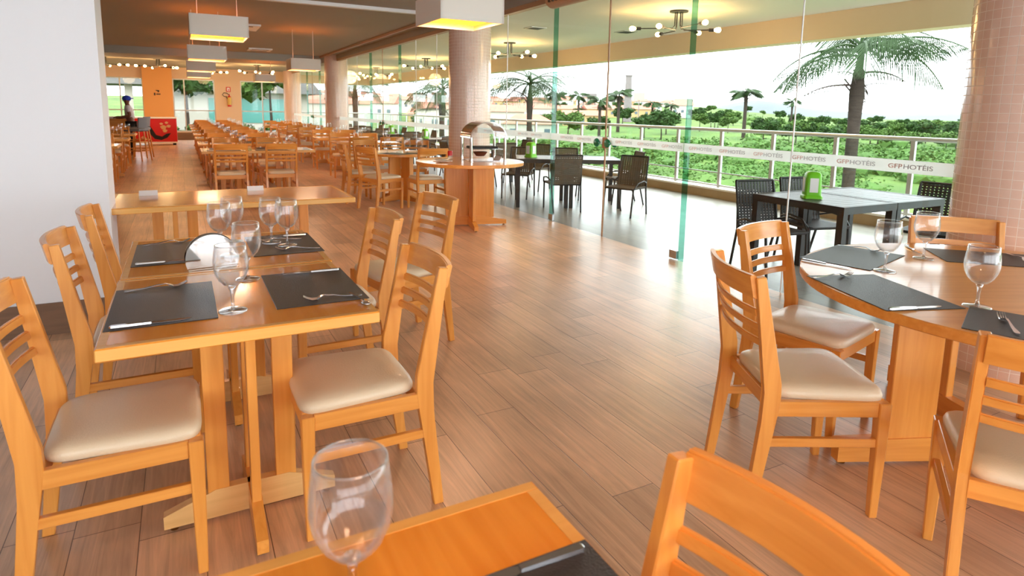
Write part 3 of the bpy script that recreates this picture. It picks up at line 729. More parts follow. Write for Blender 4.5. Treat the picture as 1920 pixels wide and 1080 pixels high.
for s, base, hand in ((-1, 10, (-.30, -.18, 1.04)), (1, 14, (-.32, .14, 1.05))):
    for f in range(5):
        i = len(P); ang = (-.5+f*.25)
        P.append((hand[0]-.05, hand[1]+ang*.07, hand[2])); P.append((hand[0]-.09+(.02 if f in (0, 4) else 0), hand[1]+ang*.11, hand[2]-.01)); E_ += [(base, i), (i, i+1)]
RAD = [(.13, .11), (.13, .1), (.15, .11), .055, .055, .085, .07, .055, .043, .035, .03, .055, .043, .035, .03, .09, .06, .045, .04, .09, .06, .045, .04]+[.011, .009]*10
skin('body', P, E_, RAD, 'skin')
skin('shirt', [(0, 0, .95), (-.03, 0, 1.1), (-.05, 0, 1.27), (-.06, 0, 1.36), (-.05, -.17, 1.32), (-.02, -.22, 1.18), (-.05, .17, 1.32), (-.03, .22, 1.18)], [(0, 1), (1, 2), (2, 3), (2, 4), (4, 5), (2, 6), (6, 7)], [(.155, .13), (.15, .12), (.17, .13), .07, .075, .065, .075, .065], 'shirt')
skin('trousers', [(0, 0, .93), (0, -.09, .86), (0, -.1, .5), (0, -.1, .12), (0, .09, .86), (0, .1, .5), (0, .1, .12)], [(0, 1), (1, 2), (2, 3), (0, 4), (4, 5), (5, 6)], [.13, .1, .075, .065, .1, .075, .065], 'trousers')
MB().ico((-.07, 0, 1.55), .105, 2, (1.05, .9, .8)).box(.03, 0, 1.555, .12, .12, .02, bev=.008).build('cap', 'blue_cap', ps, smooth='all')
MB().ico((-.155, 0, 1.49), .014, 1).build('nose', 'skin', ps, smooth='all')
for s in (-1, 1):
    MB().ico((-.075, s*.083, 1.5), .02, 1, (.7, .4, 1)).build('ear', 'skin', ps, smooth='all')
    MB().ico((-.148, s*.03, 1.51), .01, 1).build('eye', 'white_plastic', ps, smooth='all')
MB().box(-.15, 0, 1.455, .012, .04, .008).build('mouth', 'sign_dark', ps)
# extinguisher and signs on the end wall
fe = thing('fire_extinguisher', 'yellow and red fire extinguisher hung on the beige pier', 'fire extinguisher', (1.82, YB-.14, 1.36))
MB().lathe([(.06, 0), (.075, .01), (.075, .07)], 20).build('base', 'red_paint', fe, smooth=True)
MB().lathe([(.075, .07), (.075, .36), (.07, .38)], 20).build('cylinder_body', 'extinguisher_yellow', fe, smooth=True)
MB().lathe([(.07, .38), (.05, .42), (.02, .44), (.02, .48), (.03, .5), (0, .5)], 20).build('valve', 'red_paint', fe, smooth=True)
MB().tube([(0, 0, .46), (-.08, 0, .55), (-.2, 0, .56), (-.25, 0, .48), (-.2, 0, .42), (-.1, 0, .41), (-.08, 0, .3)], .012, 8).build('hose', 'black', fe, smooth=True)
s1 = thing('safety_sign', 'small red and white sign above the fire extinguisher', 'sign', (1.80, YB-.065, 2.06))
MB().box(0, 0, 0, .16, .01, .2).build('sign_board', 'red_paint', s1); MB().box(0, -.007, .0, .1, .004, .14).build('sign_field', 'white_plastic', s1); MB().box(.01, -.01, -.02, .035, .004, .08).build('pictogram', 'red_paint', s1)
ls = thing('wall_letters', 'small dark wall pictograms on the warm-lit end pier', 'sign', (-.74, YB-.245, 1.80))
MB().box(0, 0, .14, .12, .01, .03).box(.03, 0, .1, .05, .01, .05).build('pictogram', 'sign_dark', ls); MB().box(-.1, 0, 0, .05, .01, .1).box(.03, 0, 0, .14, .01, .04).build('pictogram', 'sign_dark', ls)
# ------------------------------------------------------------------ lamps
def light(parent, kind, e, loc, col=(1, .62, .28), size=.1, rot=None):
    l = bpy.data.lights.new('lamp_light', kind); l.energy = e; l.color = col
    if kind == 'AREA': l.shape = 'RECTANGLE'; l.size = size; l.size_y = size
    else: l.shadow_soft_size = size
    o = bpy.data.objects.new('lamp_light', l); COL.objects.link(o); o.parent = parent; o.location = loc
    if rot: o.rotation_euler = rot
    return o
def make_box_lamp():
    t = thing('pendant_lamp', '', 'lamp'); W, D, H = .565, .6, .22; th = .012
    b = MB()
    b.box(0, -D/2, H/2, W, th, H).box(0, D/2, H/2, W, th, H).box(-W/2, 0, H/2, th, D+th, H).box(W/2, 0, H/2, th, D+th, H)
    b.build('shade', 'lampshade', t)
    MB().box(0, 0, .05, W-.02, D-.02, .008).build('glow_panel', 'lamp_glow', t, label='amber crystal underside')
    MB().box(0, 0, H, .3, .3, .02).build('ceiling_plate', 'white_plastic', t)
    for x in (-.2, .2): MB().tube([(x, 0, H-.01), (x, 0, .8)], .004, 6).build('cable', 'white_plastic', t)
    light(t, 'AREA', 4.5, (0, 0, .03), (1, .76, .5), .4)
    return t
bl = make_box_lamp()
LG = 'white box pendants with amber undersides'
for x, y, l in ((.42, -.1, 'added unseen box pendant brightening the foreground table'), (.42, 7.83, 'nearest of the box pendants over the centre row'), (.44, 11.75, 'second box pendant over the centre row'), (.46, 15.7, 'third box pendant over the centre row'), (.5, 19.3, 'fourth box pendant over the centre row'),  # first pendant is unseen, added to brighten the foreground table
                (2.2, 5.2, 'box pendant cut by the top edge in front of the tiled column'), (2.28, 13.5, 'box pendant over the glass side aisle midway down the room'), (2.35, 20.9, 'farthest box pendant on the glass side')):
    use(bl, (x, y, 2.15), 0, l, LG)
def make_chandelier(nb=6):
    t = thing('chandelier', '', 'chandelier')
    MB().lathe([(.13, -.0), (.13, -.02), (.0, -.02)], 20).build('canopy', 'dark_metal', t, smooth=True)
    for k in range(nb):
        a = 2*PI*k/nb+.35; c, s = math.cos(a), math.sin(a)
        L = .42 if k % 2 else .52; dz = -.24-(.03 if k % 2 else 0)
        arm = MB().tube([(c*.05, s*.05, -.02), (c*.05, s*.05, dz+.04), (c*.08, s*.08, dz), (c*L, s*L, dz)], .008, 6).build('arm', 'dark_metal', t, smooth=True)
        M = Matrix.Translation((c*L, s*L, dz)) @ Matrix.Rotation(a, 4, 'Z') @ Matrix.Rotation(PI/2, 4, 'Y')
        q = MB().lathe([(.022, 0), (.024, .01), (.024, .07), (.0, .07)], 10); q.bm.transform(M); q.build('socket', 'dark_metal', arm, smooth=True)
        q = MB().lathe([(.013, .07), (.03, .1), (.036, .13), (.03, .155), (0, .168)], 12); q.bm.transform(M); q.build('bulb', 'bulb', arm, smooth='all')
    light(t, 'POINT', 11, (0, 0, -.3), (1, .66, .32), .25)
    return t
ch = make_chandelier()
for i, y in enumerate((7.0, 12.2, 17.4, 22.6, 27.6)):
    use(ch, (6.35, y, 2.86), .3*i, '%s bulb chandelier along the terrace ceiling counted from the camera' % ORD[i], 'terrace chandeliers')
for i, (x, y) in enumerate(((-2.0, 23.4), (-.55, 23.6), (2.55, 24.6), (-3.6, 24.4), (1.0, 25.8))):
    use(ch, (x, y, 2.868), .5*i, ['bulb chandelier above the bar counter', 'bulb chandelier in front of the warm-lit pier', 'bulb chandelier before the window next to the extinguisher', 'bulb chandelier at the far bar end', 'bulb chandelier near the middle end window'][i], 'end room chandeliers')
# ceiling cassette, vents
for i, (x, y, w_, d_, l) in enumerate(((1.0, 13.5, .9, .9, 'white air conditioning cassette set in the ceiling over the centre row'), (2.0, 18.6, .6, .6, 'small white ceiling cassette beyond the larger one'))):
    v = thing('ceiling_cassette', l, 'air conditioner', (x, y, 2.93))
    MB().box(0, 0, 0, w_, d_, .04, bev=.005).build('panel', 'white_plastic', v)
    for s in (-1, 1): MB().box(0, s*d_*.38, -.022, w_*.7, .05, .01).build('louvre', 'dark_metal', v)
for i, (x, y) in enumerate(((7.2, 9.3), (5.6, 9.8))):
    v = thing('ceiling_vent', ['dark ceiling vent in the terrace ceiling beside the beam', 'dark ceiling vent in the terrace ceiling near the glass'][i], 'vent', (x, y, 2.855)); MB().box(0, 0, 0, .3, .3, .012).build('frame', 'alu', v)
    for q in range(5): MB().box(0, -.1+q*.05, -.008, .24, .012, .006).build('slat', 'dark_metal', v)
# air curtain above the glass door
ac = thing('air_curtain', 'long bronze air curtain with round grille above the glass doors', 'air curtain', (3.98, 0, 2.73))
n = 20
pr = [(.0+.12*math.cos(a), .0+.11*math.sin(a)) for a in [PI/2+PI*k/n*1.25 for k in range(n+1)]]+[(.16, -.05), (.16, .11)]
MB().prism(pr, 4.4, 6.55).build('housing', 'ac_body', ac, smooth=True)
gr = MB()
for q in range(26): gr.box(-.115, 4.5+q*.078, -.0, .02, .03, .12)
gr.build('grille', 'grille', ac)
# ------------------------------------------------------------------ terrace furniture
def deck_chair(dark=False):
    mw = 'wicker_black' if dark else 'wicker'
    t = thing('wicker_chair', '', 'chair')
    for s in (-1, 1):
        MB().tube([(.24, s*.22, 0), (.2, s*.23, .42)], .013, 8).build('leg', 'dark_metal', t, smooth=True)
        MB().tube([(-.30, s*.21, 0), (-.2, s*.23, .40), (-.22, s*.225, .6), (-.28, s*.215, .86)], .013, 8).build('leg', 'dark_metal', t, smooth=True)
        MB().tube([(.2, s*.24, .42), (.12, s*.26, .5), (-.06, s*.26, .52), (-.2, s*.235, .48)], .011, 8).build('arm_loop', 'dark_metal', t, smooth=True)
    def weave(P0, U, V, nu, nv, name):
        b = MB(); P0, U, V = Vector(P0), Vector(U), Vector(V); nrm = U.cross(V).normalized()
        def strip(a, c, wv, off):
            d = (c-a); side = nrm.cross(d).normalized()*wv
            a = a+nrm*off; c = c+nrm*off; q = nrm*.004
            b.loft([[p-side-q, p+side-q, p+side+q, p-side+q] for p in (a, (a+c)/2, c)])
        for i in range(nu+1): strip(P0+U*(i/nu), P0+U*(i/nu)+V, U.length/nu*.35, .002)
        for j in range(nv+1): strip(P0+V*(j/nv), P0+V*(j/nv)+U, V.length/nv*.35, -.002)
        return b.build(name, mw, t)
    weave((-.2, -.215, .43), (0, .43, 0), (-.085, 0, .43), 12, 16, 'backrest')
    weave((-.19, -.22, .425), (.42, 0, 0), (0, .44, 0), 14, 12, 'seat')
    MB().tube([(-.195, -.22, .41), (.21, -.22, .41), (.21, .22, .41), (-.195, .22, .41), (-.195, -.22, .41)], .012, 6).build('seat_frame', 'dark_metal', t, smooth=True)
    MB().tube([(-.285, -.215, .86), (-.285, .215, .86)], .014, 8).build('top_rail', 'dark_metal', t, smooth=True)
    return t
wc = deck_chair(); wcd = deck_chair(True)
def deck_table(x0, x1, y0, y1, label, h=.72):
    t = thing('terrace_table', label, 'table', ((x0+x1)/2, (y0+y1)/2, 0)); W, D = x1-x0, y1-y0
    b = MB(); n = 11
    for k in range(n): b.box(0, -D/2+.045+(D-.09)*(k+.5)/n, h-.01, W-.08, (D-.09)/n-.006, .016)
    b.build('slatted_top', 'deck_table', t)
    MB().box(0, D/2-.02, h-.03, W, .04, .06).box(0, -D/2+.02, h-.03, W, .04, .06).box(W/2-.02, 0, h-.03, .04, D-.08, .06).box(-W/2+.02, 0, h-.03, .04, D-.08, .06).build('frame', 'dark_metal', t)
    for sx in (-1, 1):
        for sy in (-1, 1): MB().box(sx*(W/2-.03), sy*(D/2-.03), (h-.06)/2, .055, .055, h-.06).build('leg', 'dark_metal', t)
    return t
deck_table(4.50, 5.19, 3.0, 3.88, 'dark slatted terrace table carrying the green dispenser near the tiled column')
deck_table(5.20, 5.89, 3.0, 3.88, 'dark slatted terrace table joined on the railing side of the first')
tb = deck_table(-.78, -.005, -.42, .42, 'dark terrace table outside the glass door, its end with the dispenser'); tb2 = deck_table(.005, .78, -.42, .42, 'dark terrace table outside the glass door, its railing end')
for o, k in ((tb, -.3925), (tb2, .3925)):
    o.rotation_euler = (0, 0, math.radians(-27)); o.location = (5.20+k*math.cos(math.radians(-27)), 8.03+k*math.sin(math.radians(-27)), 0)
def wch(p, x, y, deg, label, g):
    o = use(p, (x, y, 0), math.radians(deg), label, g); o.scale = (.95, .95, .94); return o
GD = 'black wicker chairs at the near terrace tables'
wch(wcd, 4.68, 3.80, -100, 'black wicker chair at the glass end of the near terrace table', GD)
wch(wcd, 5.32, 3.84, -103, 'black wicker chair behind the green dispenser', GD)
wch(wcd, 6.02, 3.15, 192, 'black wicker chair at the railing end beside the tiled column', GD)
GE = 'wicker chairs outside the glass door'
wch(wc, 4.84, 7.58, 74, 'brown wicker chair with its back to the glass door', GE)
wch(wc, 5.42, 6.86, 205, 'brown wicker chair turned aside at the corner outside the door', GE)
wch(wc, 5.52, 8.56, 240, 'brown wicker chair on the far side of the door table', GE)
wch(wc, 6.10, 7.80, 160, 'brown wicker chair on the far side nearest the railing', GE)
wch(wc, 4.86, 8.95, 225, 'brown wicker chair behind the second green dispenser', GE)
wch(wc, 5.60, 9.75, 215, 'brown wicker chair standing alone behind the door table', GE)
for k, y in enumerate((10.9, 13.6, 16.3, 19.0, 21.7)):
    nm = ORD[k]
    deck_table(4.9, 5.8, y, y+.9, 'dark terrace table, %s beyond the first tiled column' % nm)
    for j, (dx, dy, a) in enumerate(((.45, -.28, PI/2), (.45, 1.18, -PI/2), (1.2, .45, PI), (-.15, .45, 0))):
        use(wc, (4.9+dx, y+dy, 0), a, 'wicker chair, %s side of the %s terrace table beyond the column' % (('near', 'far', 'railing', 'glass')[j], nm), 'wicker chairs beyond the column')
def make_disp():
    t = thing('napkin_dispenser', '', 'napkin dispenser')
    b = MB(); rings = []
    for z, hx, hy, k in ((0, .078, .078, .3), (.02, .076, .076, .3), (.03, .067, .067, .35), (.17, .063, .063, .4), (.205, .059, .059, .4), (.222, .048, .048, .6), (.23, .02, .02, 1)):
        rings.append([(math.copysign(abs(math.cos(a))**k, math.cos(a))*hx, math.copysign(abs(math.sin(a))**k, math.sin(a))*hy, z) for a in [2*PI*i/32 for i in range(32)]])
    b.loft(rings).build('shell', 'lime', t, smooth=True)
    MB().box(0, -.067, .115, .066, .004, .12).build('label_plate', 'white_plastic', t)
    MB().box(-.067, 0, .115, .004, .066, .12).build('label_plate', 'white_plastic', t)
    return t
dp = make_disp()
use(dp, (4.74, 3.47, .722), math.radians(-40), 'lime green napkin dispenser on the near terrace table', 'lime green dispensers')
use(dp, (4.66, 8.20, .722), .3, 'lime green napkin dispenser on the terrace table outside the door', 'lime green dispensers')
for k, y in enumerate((10.9, 13.6, 16.3)): use(dp, (5.1, y+.45, .722), .3, 'lime green napkin dispenser on the %s terrace table beyond the column' % ORD[k], 'lime green dispensers')
# ------------------------------------------------------------------ outdoors
GZ = -4.0
def sstep(x, a, b): t = min(1, max(0, (x-a)/(b-a))); return t*t*(3-2*t)
def hgt(x, y):
    D = math.hypot(x, y); az = math.atan2(x, y)
    town = sstep(D, 130, 520)*10.5*(1-sstep(az, .75, .98))
    bump = .6*math.sin(x*.07)*math.cos(y*.05)*sstep(D, 30, 80)
    return GZ+town+bump+sstep(D, 300, 1200)*2.2
b = MB(); rings = []
Ds = [10*1.12**k for k in range(48)]
for k, D in enumerate(Ds): rings.append([(D*math.sin(a), D*math.cos(a), hgt(D*math.sin(a), D*math.cos(a))) for a in [-.9+3.0*i/70 for i in range(71)]])
b.loft(rings, cap=False, close=False); gnd = b.build('ground', 'grass', smooth='all'); struct(gnd)
# hills
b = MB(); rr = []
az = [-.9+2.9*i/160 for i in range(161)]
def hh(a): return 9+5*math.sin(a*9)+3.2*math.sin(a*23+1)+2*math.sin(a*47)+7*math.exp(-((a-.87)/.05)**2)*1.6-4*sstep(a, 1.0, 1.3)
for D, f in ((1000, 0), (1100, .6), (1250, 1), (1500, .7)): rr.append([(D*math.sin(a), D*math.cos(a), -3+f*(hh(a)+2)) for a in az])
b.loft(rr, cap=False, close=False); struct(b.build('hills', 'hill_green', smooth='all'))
# back garden at floor level beyond the end wall
struct(MB().box(-6, 47.8, -.2, 30, 38, .2).build('garden_ground', 'grass'))
pv = thing('pavilion', 'low pavilion with grey shingle roof seen through the end windows', 'building', (3.4, 45, -.1))
MB().box(0, 0, 1.2, 8, 5, 2.4).build('wall', 'house_white', pv); MB().box(.4, -2.52, 1.2, 4.5, .05, 1.5).build('glazing', 'teal_glass', pv)
MB().prism([(-4.8, 2.3), (4.8, 2.3), (3.2, 4.3), (-3.2, 4.3)], -3.2, 3.2).build('roof', 'shingle', pv)
pv2 = thing('garden_shelter', 'open white posted shelter with grey roof behind the person', 'building', (-5.3, 40, -.1))
for x in (-3, -1, 1, 3): MB().box(x, -1.8, 1.2, .35, .35, 2.6).build('post', 'house_white', pv2)
MB().prism([(-3.8, 2.5), (3.8, 2.5), (3.0, 3.9), (-3.0, 3.9)], -2.6, 2.6).build('roof', 'shingle', pv2)
wl = thing('garden_wall', 'terracotta topped garden wall beyond the window by the extinguisher', 'wall', (8, 52, -.1)); MB().box(0, 0, .9, 12, .3, 1.8).build('wall', 'house_white', wl); MB().prism([(-.3, 1.8), (.3, 1.8), (0, 2.1)], -6, 6, 'x').build('coping', 'terracotta', wl)
# vegetation
def leaves(b, c, r, n, sz, sq=(1, 1, .8)):
    """n small leaf blades on and just under the skin of a rounded crown"""
    bm = b.bm
    for _ in range(n):
        z = random.uniform(-.5, 1); a = random.uniform(0, 2*PI); q = math.sqrt(max(0, 1-z*z)); k = r*random.uniform(.72, 1.08)
        p = Vector((c[0]+q*math.cos(a)*k*sq[0], c[1]+q*math.sin(a)*k*sq[1], c[2]+z*k*sq[2]))
        u = Vector((random.uniform(-1, 1), random.uniform(-1, 1), random.uniform(-.6, .6))).normalized()*sz*random.uniform(.6, 1.2)
        v = Vector((random.uniform(-1, 1), random.uniform(-1, 1), random.uniform(-.6, .6))).normalized()*sz*.5
        bm.faces.new([bm.verts.new(p+w_) for w_ in (-u*.5, v, u*.6, -v)])
def clump(name, r, h, seedv, mt='leaf', nb=12, trunk=0, n=70, sz=.3):
    random.seed(seedv); t = thing(name, '', 'tree' if trunk else 'bush')
    b = MB()
    for k in range(nb):
        a = random.uniform(0, 2*PI); q = r*math.sqrt(random.random())*.75; z = trunk+random.uniform(.25, .85)*h*(1-.3*q/r); rr_ = random.uniform(.3, .45)*r
        c = (q*math.cos(a), q*math.sin(a), z); b.ico(c, rr_*.8, 1, (1, 1, .8), .1); leaves(b, c, rr_, n, sz)
    b.build('foliage', mt, t)
    if trunk: MB().tube([(0, 0, -.3), (.05, 0, trunk*.5), (0, .05, trunk+.3*h)], [.12*r/2, .09*r/2, .05*r/2], 7).build('trunk', 'bark', t)
    return t
OCC = []
def free(x, y, r):
    if any((x-a)**2+(y-b)**2 < (r+c)**2 for a, b, c in OCC): return False
    OCC.append((x, y, r)); return True
def put(p, x, y, label, group, s=1, z=None):
    if not free(x, y, 2.9*s): return None
    o = use(p, (x, y, hgt(x, y)-.1 if z is None else z), random.uniform(0, 6), label, group); o.scale = (s, s, s); return o
bush1 = clump('shrub', 1.2, 1.7, 3, 'leaf'); bush2 = clump('shrub', 1.2, 1.5, 5, 'leaf_light'); tree1 = clump('broadleaf_tree', 2.6, 3.4, 8, 'leaf', 18, 1.8, 80, .5); tree2 = clump('broadleaf_tree', 2.4, 3.0, 11, 'leaf_light', 18, 1.6, 80, .5)
def pol(ratio, Z):   # ratio = x / y of the viewing direction, Z = depth along y
    return ratio*Z, Z
# garden hedge behind the end windows
for i in range(11):
    x = -4.4+i*1.0; use(bush2 if i % 3 else bush1, (x, 31.2+.4*math.sin(i*2), -.15), i*1.3, 'garden shrub outside the end windows, %s from the bar side' % ORD[i], 'garden shrubs outside the end windows').scale = (.38, .38, .5)
use(tree2, (4.3, 36, -.1), 0, 'slender garden tree outside the end window next to the column', 'garden trees').scale = (.7, .7, .95)
use(tree1, (.3, 35.2, -.1), 0, 'garden tree beside the warm-lit pier window', 'garden trees').scale = (.6, .6, .9)
for ra_, D_, r_ in ((.787, 230, 4), (.694, 300, 6), (.815, 210, 4), (1.116, 150, 6), (.765, 160, 6), (1.27, 210, 5), (.72, 120, 5), (.67, 170, 5), (.85, 190, 5), (.62, 140, 5), (.9, 240, 5)):
    OCC.append((D_*math.sin(math.atan(ra_)), D_*math.cos(math.atan(ra_)), r_))
def polD(ra, D): return D*math.sin(math.atan(ra)), D*math.cos(math.atan(ra))
def make_house(name, W, D, H, wallm, hip=True):
    t = thing(name, '', 'house')
    MB().box(0, 0, H/2-.5, W, D, H+1).build('wall', wallm, t)
    e = .5
    if hip: MB().loft([[(-W/2-e, -D/2-e, H), (W/2+e, -D/2-e, H), (W/2+e, D/2+e, H), (-W/2-e, D/2+e, H)], [(-W*.22, -.05, H+1.9), (W*.22, -.05, H+1.9), (W*.22, .05, H+1.9), (-W*.22, .05, H+1.9)]]).build('roof', 'terracotta', t)
    else: MB().prism([(-D/2-e, H), (D/2+e, H), (0, H+1.7)], -W/2-e, W/2+e, 'x').build('roof', 'terracotta', t)
    for k in range(3):
        x = -W/2+W*(k+.5)/3
        f = MB().box(x, -D/2-.03, H*.55, 1.1, .08, 1.1).build('window', 'window_dark', t)
    MB().box(-W/2-.03, 0, H*.55, .08, 1.1, 1.1).build('window', 'window_dark', t)
    return t
hs = [make_house('house', 10, 8, 3.2, 'house_white'), make_house('house', 13, 8, 3.4, 'house_cream', False), make_house('house', 9, 7, 5.4, 'house_white', False)]
random.seed(5)
for D, n0, n1 in ((110, .22, .46), (125, .56, .80), (165, .2, .86), (215, .2, .93), (280, .2, 1.02), (360, .2, 1.0), (450, .2, .95), (560, .2, .9)):
    ra = n0; k = 0
    while ra < n1:
        x, y = polD(ra, D+random.uniform(-14, 14)); p = hs[random.randrange(3)]
        if free(x, y, 7.2): use(p, (x, y, hgt(x, y)), -math.atan(ra)+random.uniform(-.4, .4), 'terracotta roofed house in the town beyond the palms', 'houses of the town')
        ra += random.uniform(14, 22)/D*(1+ra*ra)*.95; k += 1
random.seed(33)
# distinct trees in the middle distance
for i in range(90):
    ra = .98+(i%45)*.04+random.uniform(-.02, .02); D = random.uniform(120, 200) if i < 45 else random.uniform(200, 420); x, y = D*math.sin(math.atan(ra)), D*math.cos(math.atan(ra))
    put(tree1 if i % 2 else tree2, x, y, 'bushy green tree in the treeline below the far hills', 'trees in the treeline', random.uniform(.8, 1.15))
for i in range(72):
    ra = .18+(i%36)*.025+random.uniform(-.01, .01); D = random.uniform(105, 380); x, y = D*math.sin(math.atan(ra)), D*math.cos(math.atan(ra))
    put(tree2 if i % 2 else tree1, x, y, 'green tree growing among the terracotta roofed houses', 'trees among the houses', random.uniform(.8, 1.3))
# coconut palms
def frond_mesh(L, nl, drop, seedv, ll=.55, wl=.02):
    random.seed(seedv); b = MB(); pts = []
    for k in range(13):
        u = k/12; pts.append(Vector((L*u*(1-.12*u), 0, drop[0]*u-drop[1]*u*u)))
    b.tube(pts, [.028*(1-.8*k/12)+.004 for k in range(13)], 5)
    for k in range(nl):
        u = .16+.84*k/nl; i = u*12; i0 = int(min(11, i)); f = i-i0; p = pts[i0].lerp(pts[i0+1], f); d = (pts[i0+1]-pts[i0]).normalized()
        for s in (-1, 1):
            l = ll*math.sin(PI*min(1, .18+u*.8))*random.uniform(.85, 1.1)
            dirv = (d*.75+Vector((0, s*.7, 0))+Vector((0, 0, -.45))).normalized(); tip = p+dirv*l+Vector((0, 0, -.35*l*l/ll))
            mid = p.lerp(tip, .5)+Vector((0, 0, .04*l)); wv = Vector((0, 0, 1)).cross(dirv).normalized()*wl
            b.loft([[p-wv*.5, p+wv*.5, p+Vector((0, 0, .003))], [mid-wv, mid+wv, mid+Vector((0, 0, .003))], [tip-wv*.1, tip+wv*.1, tip+Vector((0, 0, .003))]])
    return b
FM = frond_mesh(2.3, 34, (.9, 1.35), 1, .95, .011).mesh('frond', 'frond'); FM2 = frond_mesh(2.1, 32, (.5, 1.3), 2, .9, .011).mesh('frond', 'frond')
FD = frond_mesh(1.5, 12, (.2, .5), 4, .35, .014).mesh('dry_frond', 'dry_frond')
FMW = frond_mesh(2.4, 34, (.9, 1.35), 9, 1.0, .028).mesh('frond', 'frond'); FMM = frond_mesh(2.2, 34, (.8, 1.3), 10, .85, .013).mesh('frond', 'frond')
def palm(x, y, top, r, label, sc_=1, group=None, lean=0, name='coconut_palm', nf=15, base=None, wide=True):
    z0 = hgt(x, y) if base is None else base
    t = thing(name, label, 'palm tree', (x, y, z0), 0, group); H = top-z0
    MB().tube([(lean*(1-u)**1.5, 0, H*u) for u in (0, .2, .4, .6, .8, .92, 1)], [r*1.15, r, r*.95, r*.92, r*.9, r*1.1, r*.7], 12).build('trunk', 'bark', t, smooth=True)
    MB().tube([(0, 0, H), (.03, 0, H+.45*sc_), (0, 0, H+.9*sc_)], [r*.6, r*.45, r*.2], 8).build('crown_shaft', 'frond', t, smooth=True)
    random.seed(int(x*10))
    for k in range(nf):
        o = bpy.data.objects.new('frond', (FMM if wide == 2 else FMW) if wide else (FM if k % 3 else FM2)); COL.objects.link(o); o.parent = t; o.location = (0, 0, H+.25*sc_+.35*sc_*random.random())
        o.rotation_euler = (random.uniform(-.35, .35), random.uniform(-.55, .35), 2*PI*k/nf+random.uniform(-.15, .15)); o.scale = (sc_,)*3
    for k in range(6):
        o = bpy.data.objects.new('dry_frond', FD); COL.objects.link(o); o.parent = t; o.location = (0, 0, H-.1*sc_-.5*sc_*random.random())
        o.rotation_euler = (0, random.uniform(-.6, .3), 2*PI*k/6+.4); o.scale = (sc_*(.5 if k % 2 else .9),)*3
    for k in range(8):
        a = 2*PI*k/8+.2; q = MB(); z = H-.75*sc_+.1*k*sc_
        q.loft([[(r*.8*math.cos(a)+dx, r*.8*math.sin(a)+dy, z+dz) for dx, dy, dz in ((-.03, -.03, 0), (.03, .03, 0), (.03, .0, .03))], [(r*2.1*math.cos(a)+dx, r*2.1*math.sin(a)+dy, z+.22*sc_+dz) for dx, dy, dz in ((-.03, -.03, 0), (.03, .03, 0), (.03, .0, .03))]])
        q.build('leaf_base', 'dry_frond', t)
    return t
palm(14.0, 9.30, 2.5, .15, 'tall coconut palm close behind the terrace railing, near the tiled column', 1.0, nf=17, wide=False)
palm(15.5, 27.5, 2.3, .15, 'coconut palm seen beyond the first tiled column and dome display', 1.15, wide=2)
palm(12.4, 31.5, 2.0, .18, 'coconut palm seen left of the first tiled column', 1.1, wide=2)
palm(9.6, 39.0, 2.5, .17, 'coconut palm farthest down the terrace by the second column', 1.1, wide=2)
for i, (ra, D, top, s) in enumerate(((1.116, 150, 5.5, 1.9), (.765, 160, 5.2, 1.8), (1.27, 210, 5.0, 1.4), (.72, 120, 2.8, 1.3), (.67, 170, 5, 1.4), (.85, 190, 3.6, 1.4), (.62, 140, 4.5, 1.2), (.9, 240, 3.5, 1.4))):
    x, y = D*math.sin(math.atan(ra)), D*math.cos(math.atan(ra))
    palm(x, y, top, .22*s, ['large shaggy fan palm standing above the treeline', 'shaggy palm beside the brick chimney', 'small lone palm under the hills near the glass seam', 'low palm below the chimney', 'palm beside the water tower', 'low palm near the billboard', 'slim palm left of the water tower', 'small distant palm right of the billboard'][i], s, name='palm_tree', nf=12)
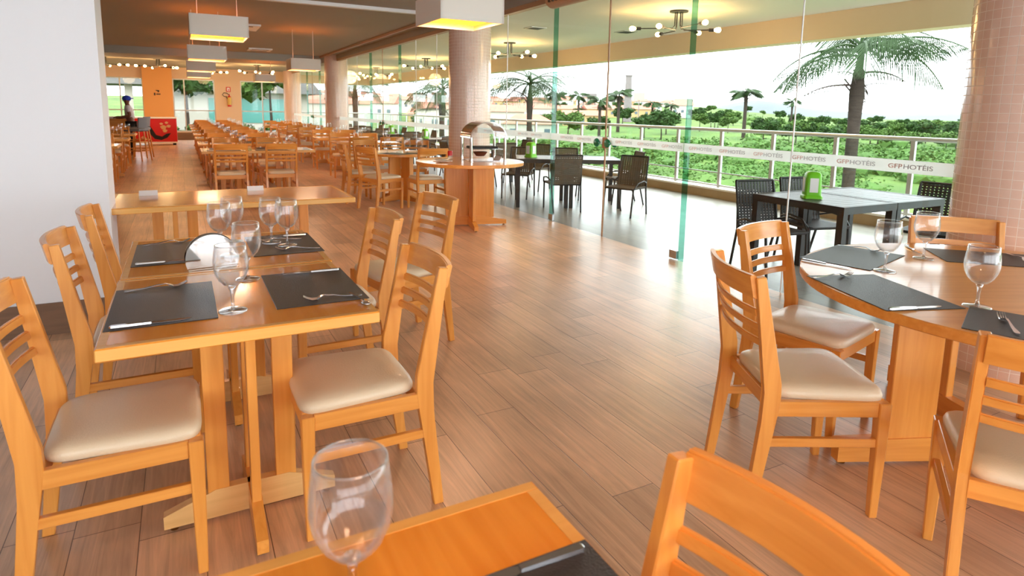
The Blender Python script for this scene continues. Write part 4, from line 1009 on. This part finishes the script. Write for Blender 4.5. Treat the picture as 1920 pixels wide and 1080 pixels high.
# town landmarks
x, y = polD(.787, 230); c_ = thing('chimney', 'tall slim brick chimney rising above the houses', 'chimney', (x, y, hgt(x, y)))
MB().lathe([(1.6, 0), (1.15, 16.0), (1.35, 16.1), (1.35, 16.6), (1.0, 16.7)], 14).build('shaft', 'concrete', c_, smooth=True)
x, y = polD(.694, 300); t = thing('water_tower', 'concrete water tower on thin legs above the town', 'water tower', (x, y, hgt(x, y)))
for sx in (-1, 1):
    for sy in (-1, 1): MB().box(sx*2.0, sy*2.0, 4.2, .5, .5, 8.4).build('leg', 'concrete', t)
MB().box(0, 0, 9, 5.2, 5.2, 1.8).build('tank', 'concrete', t); MB().box(0, 0, 4.5, 4.2, 4.2, .4).build('brace', 'concrete', t)
x, y = polD(.815, 210); t = thing('billboard', 'small blank billboard on a pole near the chimney', 'billboard', (x, y, hgt(x, y)), -.7)
MB().box(0, 0, 5.0, .3, .3, 10.5).build('pole', 'concrete', t); MB().box(0, -.2, 9.5, 3.6, .2, 2.4).build('board', 'cream', t)
# scrub: uncountable
random.seed(21); b = MB()
for i in range(1300):
    ra = random.uniform(.42, 2.2); D = random.choice((random.uniform(38, 62), random.uniform(50, 118), random.uniform(62, 118), random.uniform(120, 330)))
    if D > 105 and ra < 1.12: continue
    x, y = D*math.sin(math.atan(ra)), D*math.cos(math.atan(ra))
    if D < 62 and (math.sin(x*.21)+math.cos(y*.17)) < .3: continue
    r = random.uniform(.7, 1.6)*(1 if D < 118 else 1.9); c = (x, y, hgt(x, y)+r*.2)
    if any((x-a_)**2+(y-b_)**2 < (r*1.3+c_)**2 for a_, b_, c_ in OCC): continue
    b.ico(c, r*.85, 1, (1.2, 1.2, .6), .1)
    leaves(b, c, r, 90 if D < 70 else (50 if D < 118 else 26), .22 if D < 70 else (.4 if D < 118 else .9), (1.3, 1.3, random.uniform(.6, .95)))
sc_ = b.build('scrub', 'leaf_light'); tag(sc_, 'dense green scrub spreading over the field beyond the terrace', 'scrub', kind='stuff')
# unused prototypes
for p in (wc, wcd, stool, dp, bl, ch, chair, glass, fork, knife, bush1, bush2, tree1, tree2, *hs, pl, pm_, fg_glass):
    if p.name not in USED:
        for c in list(p.children):
            for g in list(c.children): bpy.data.objects.remove(g)
            bpy.data.objects.remove(c)
        bpy.data.objects.remove(p)
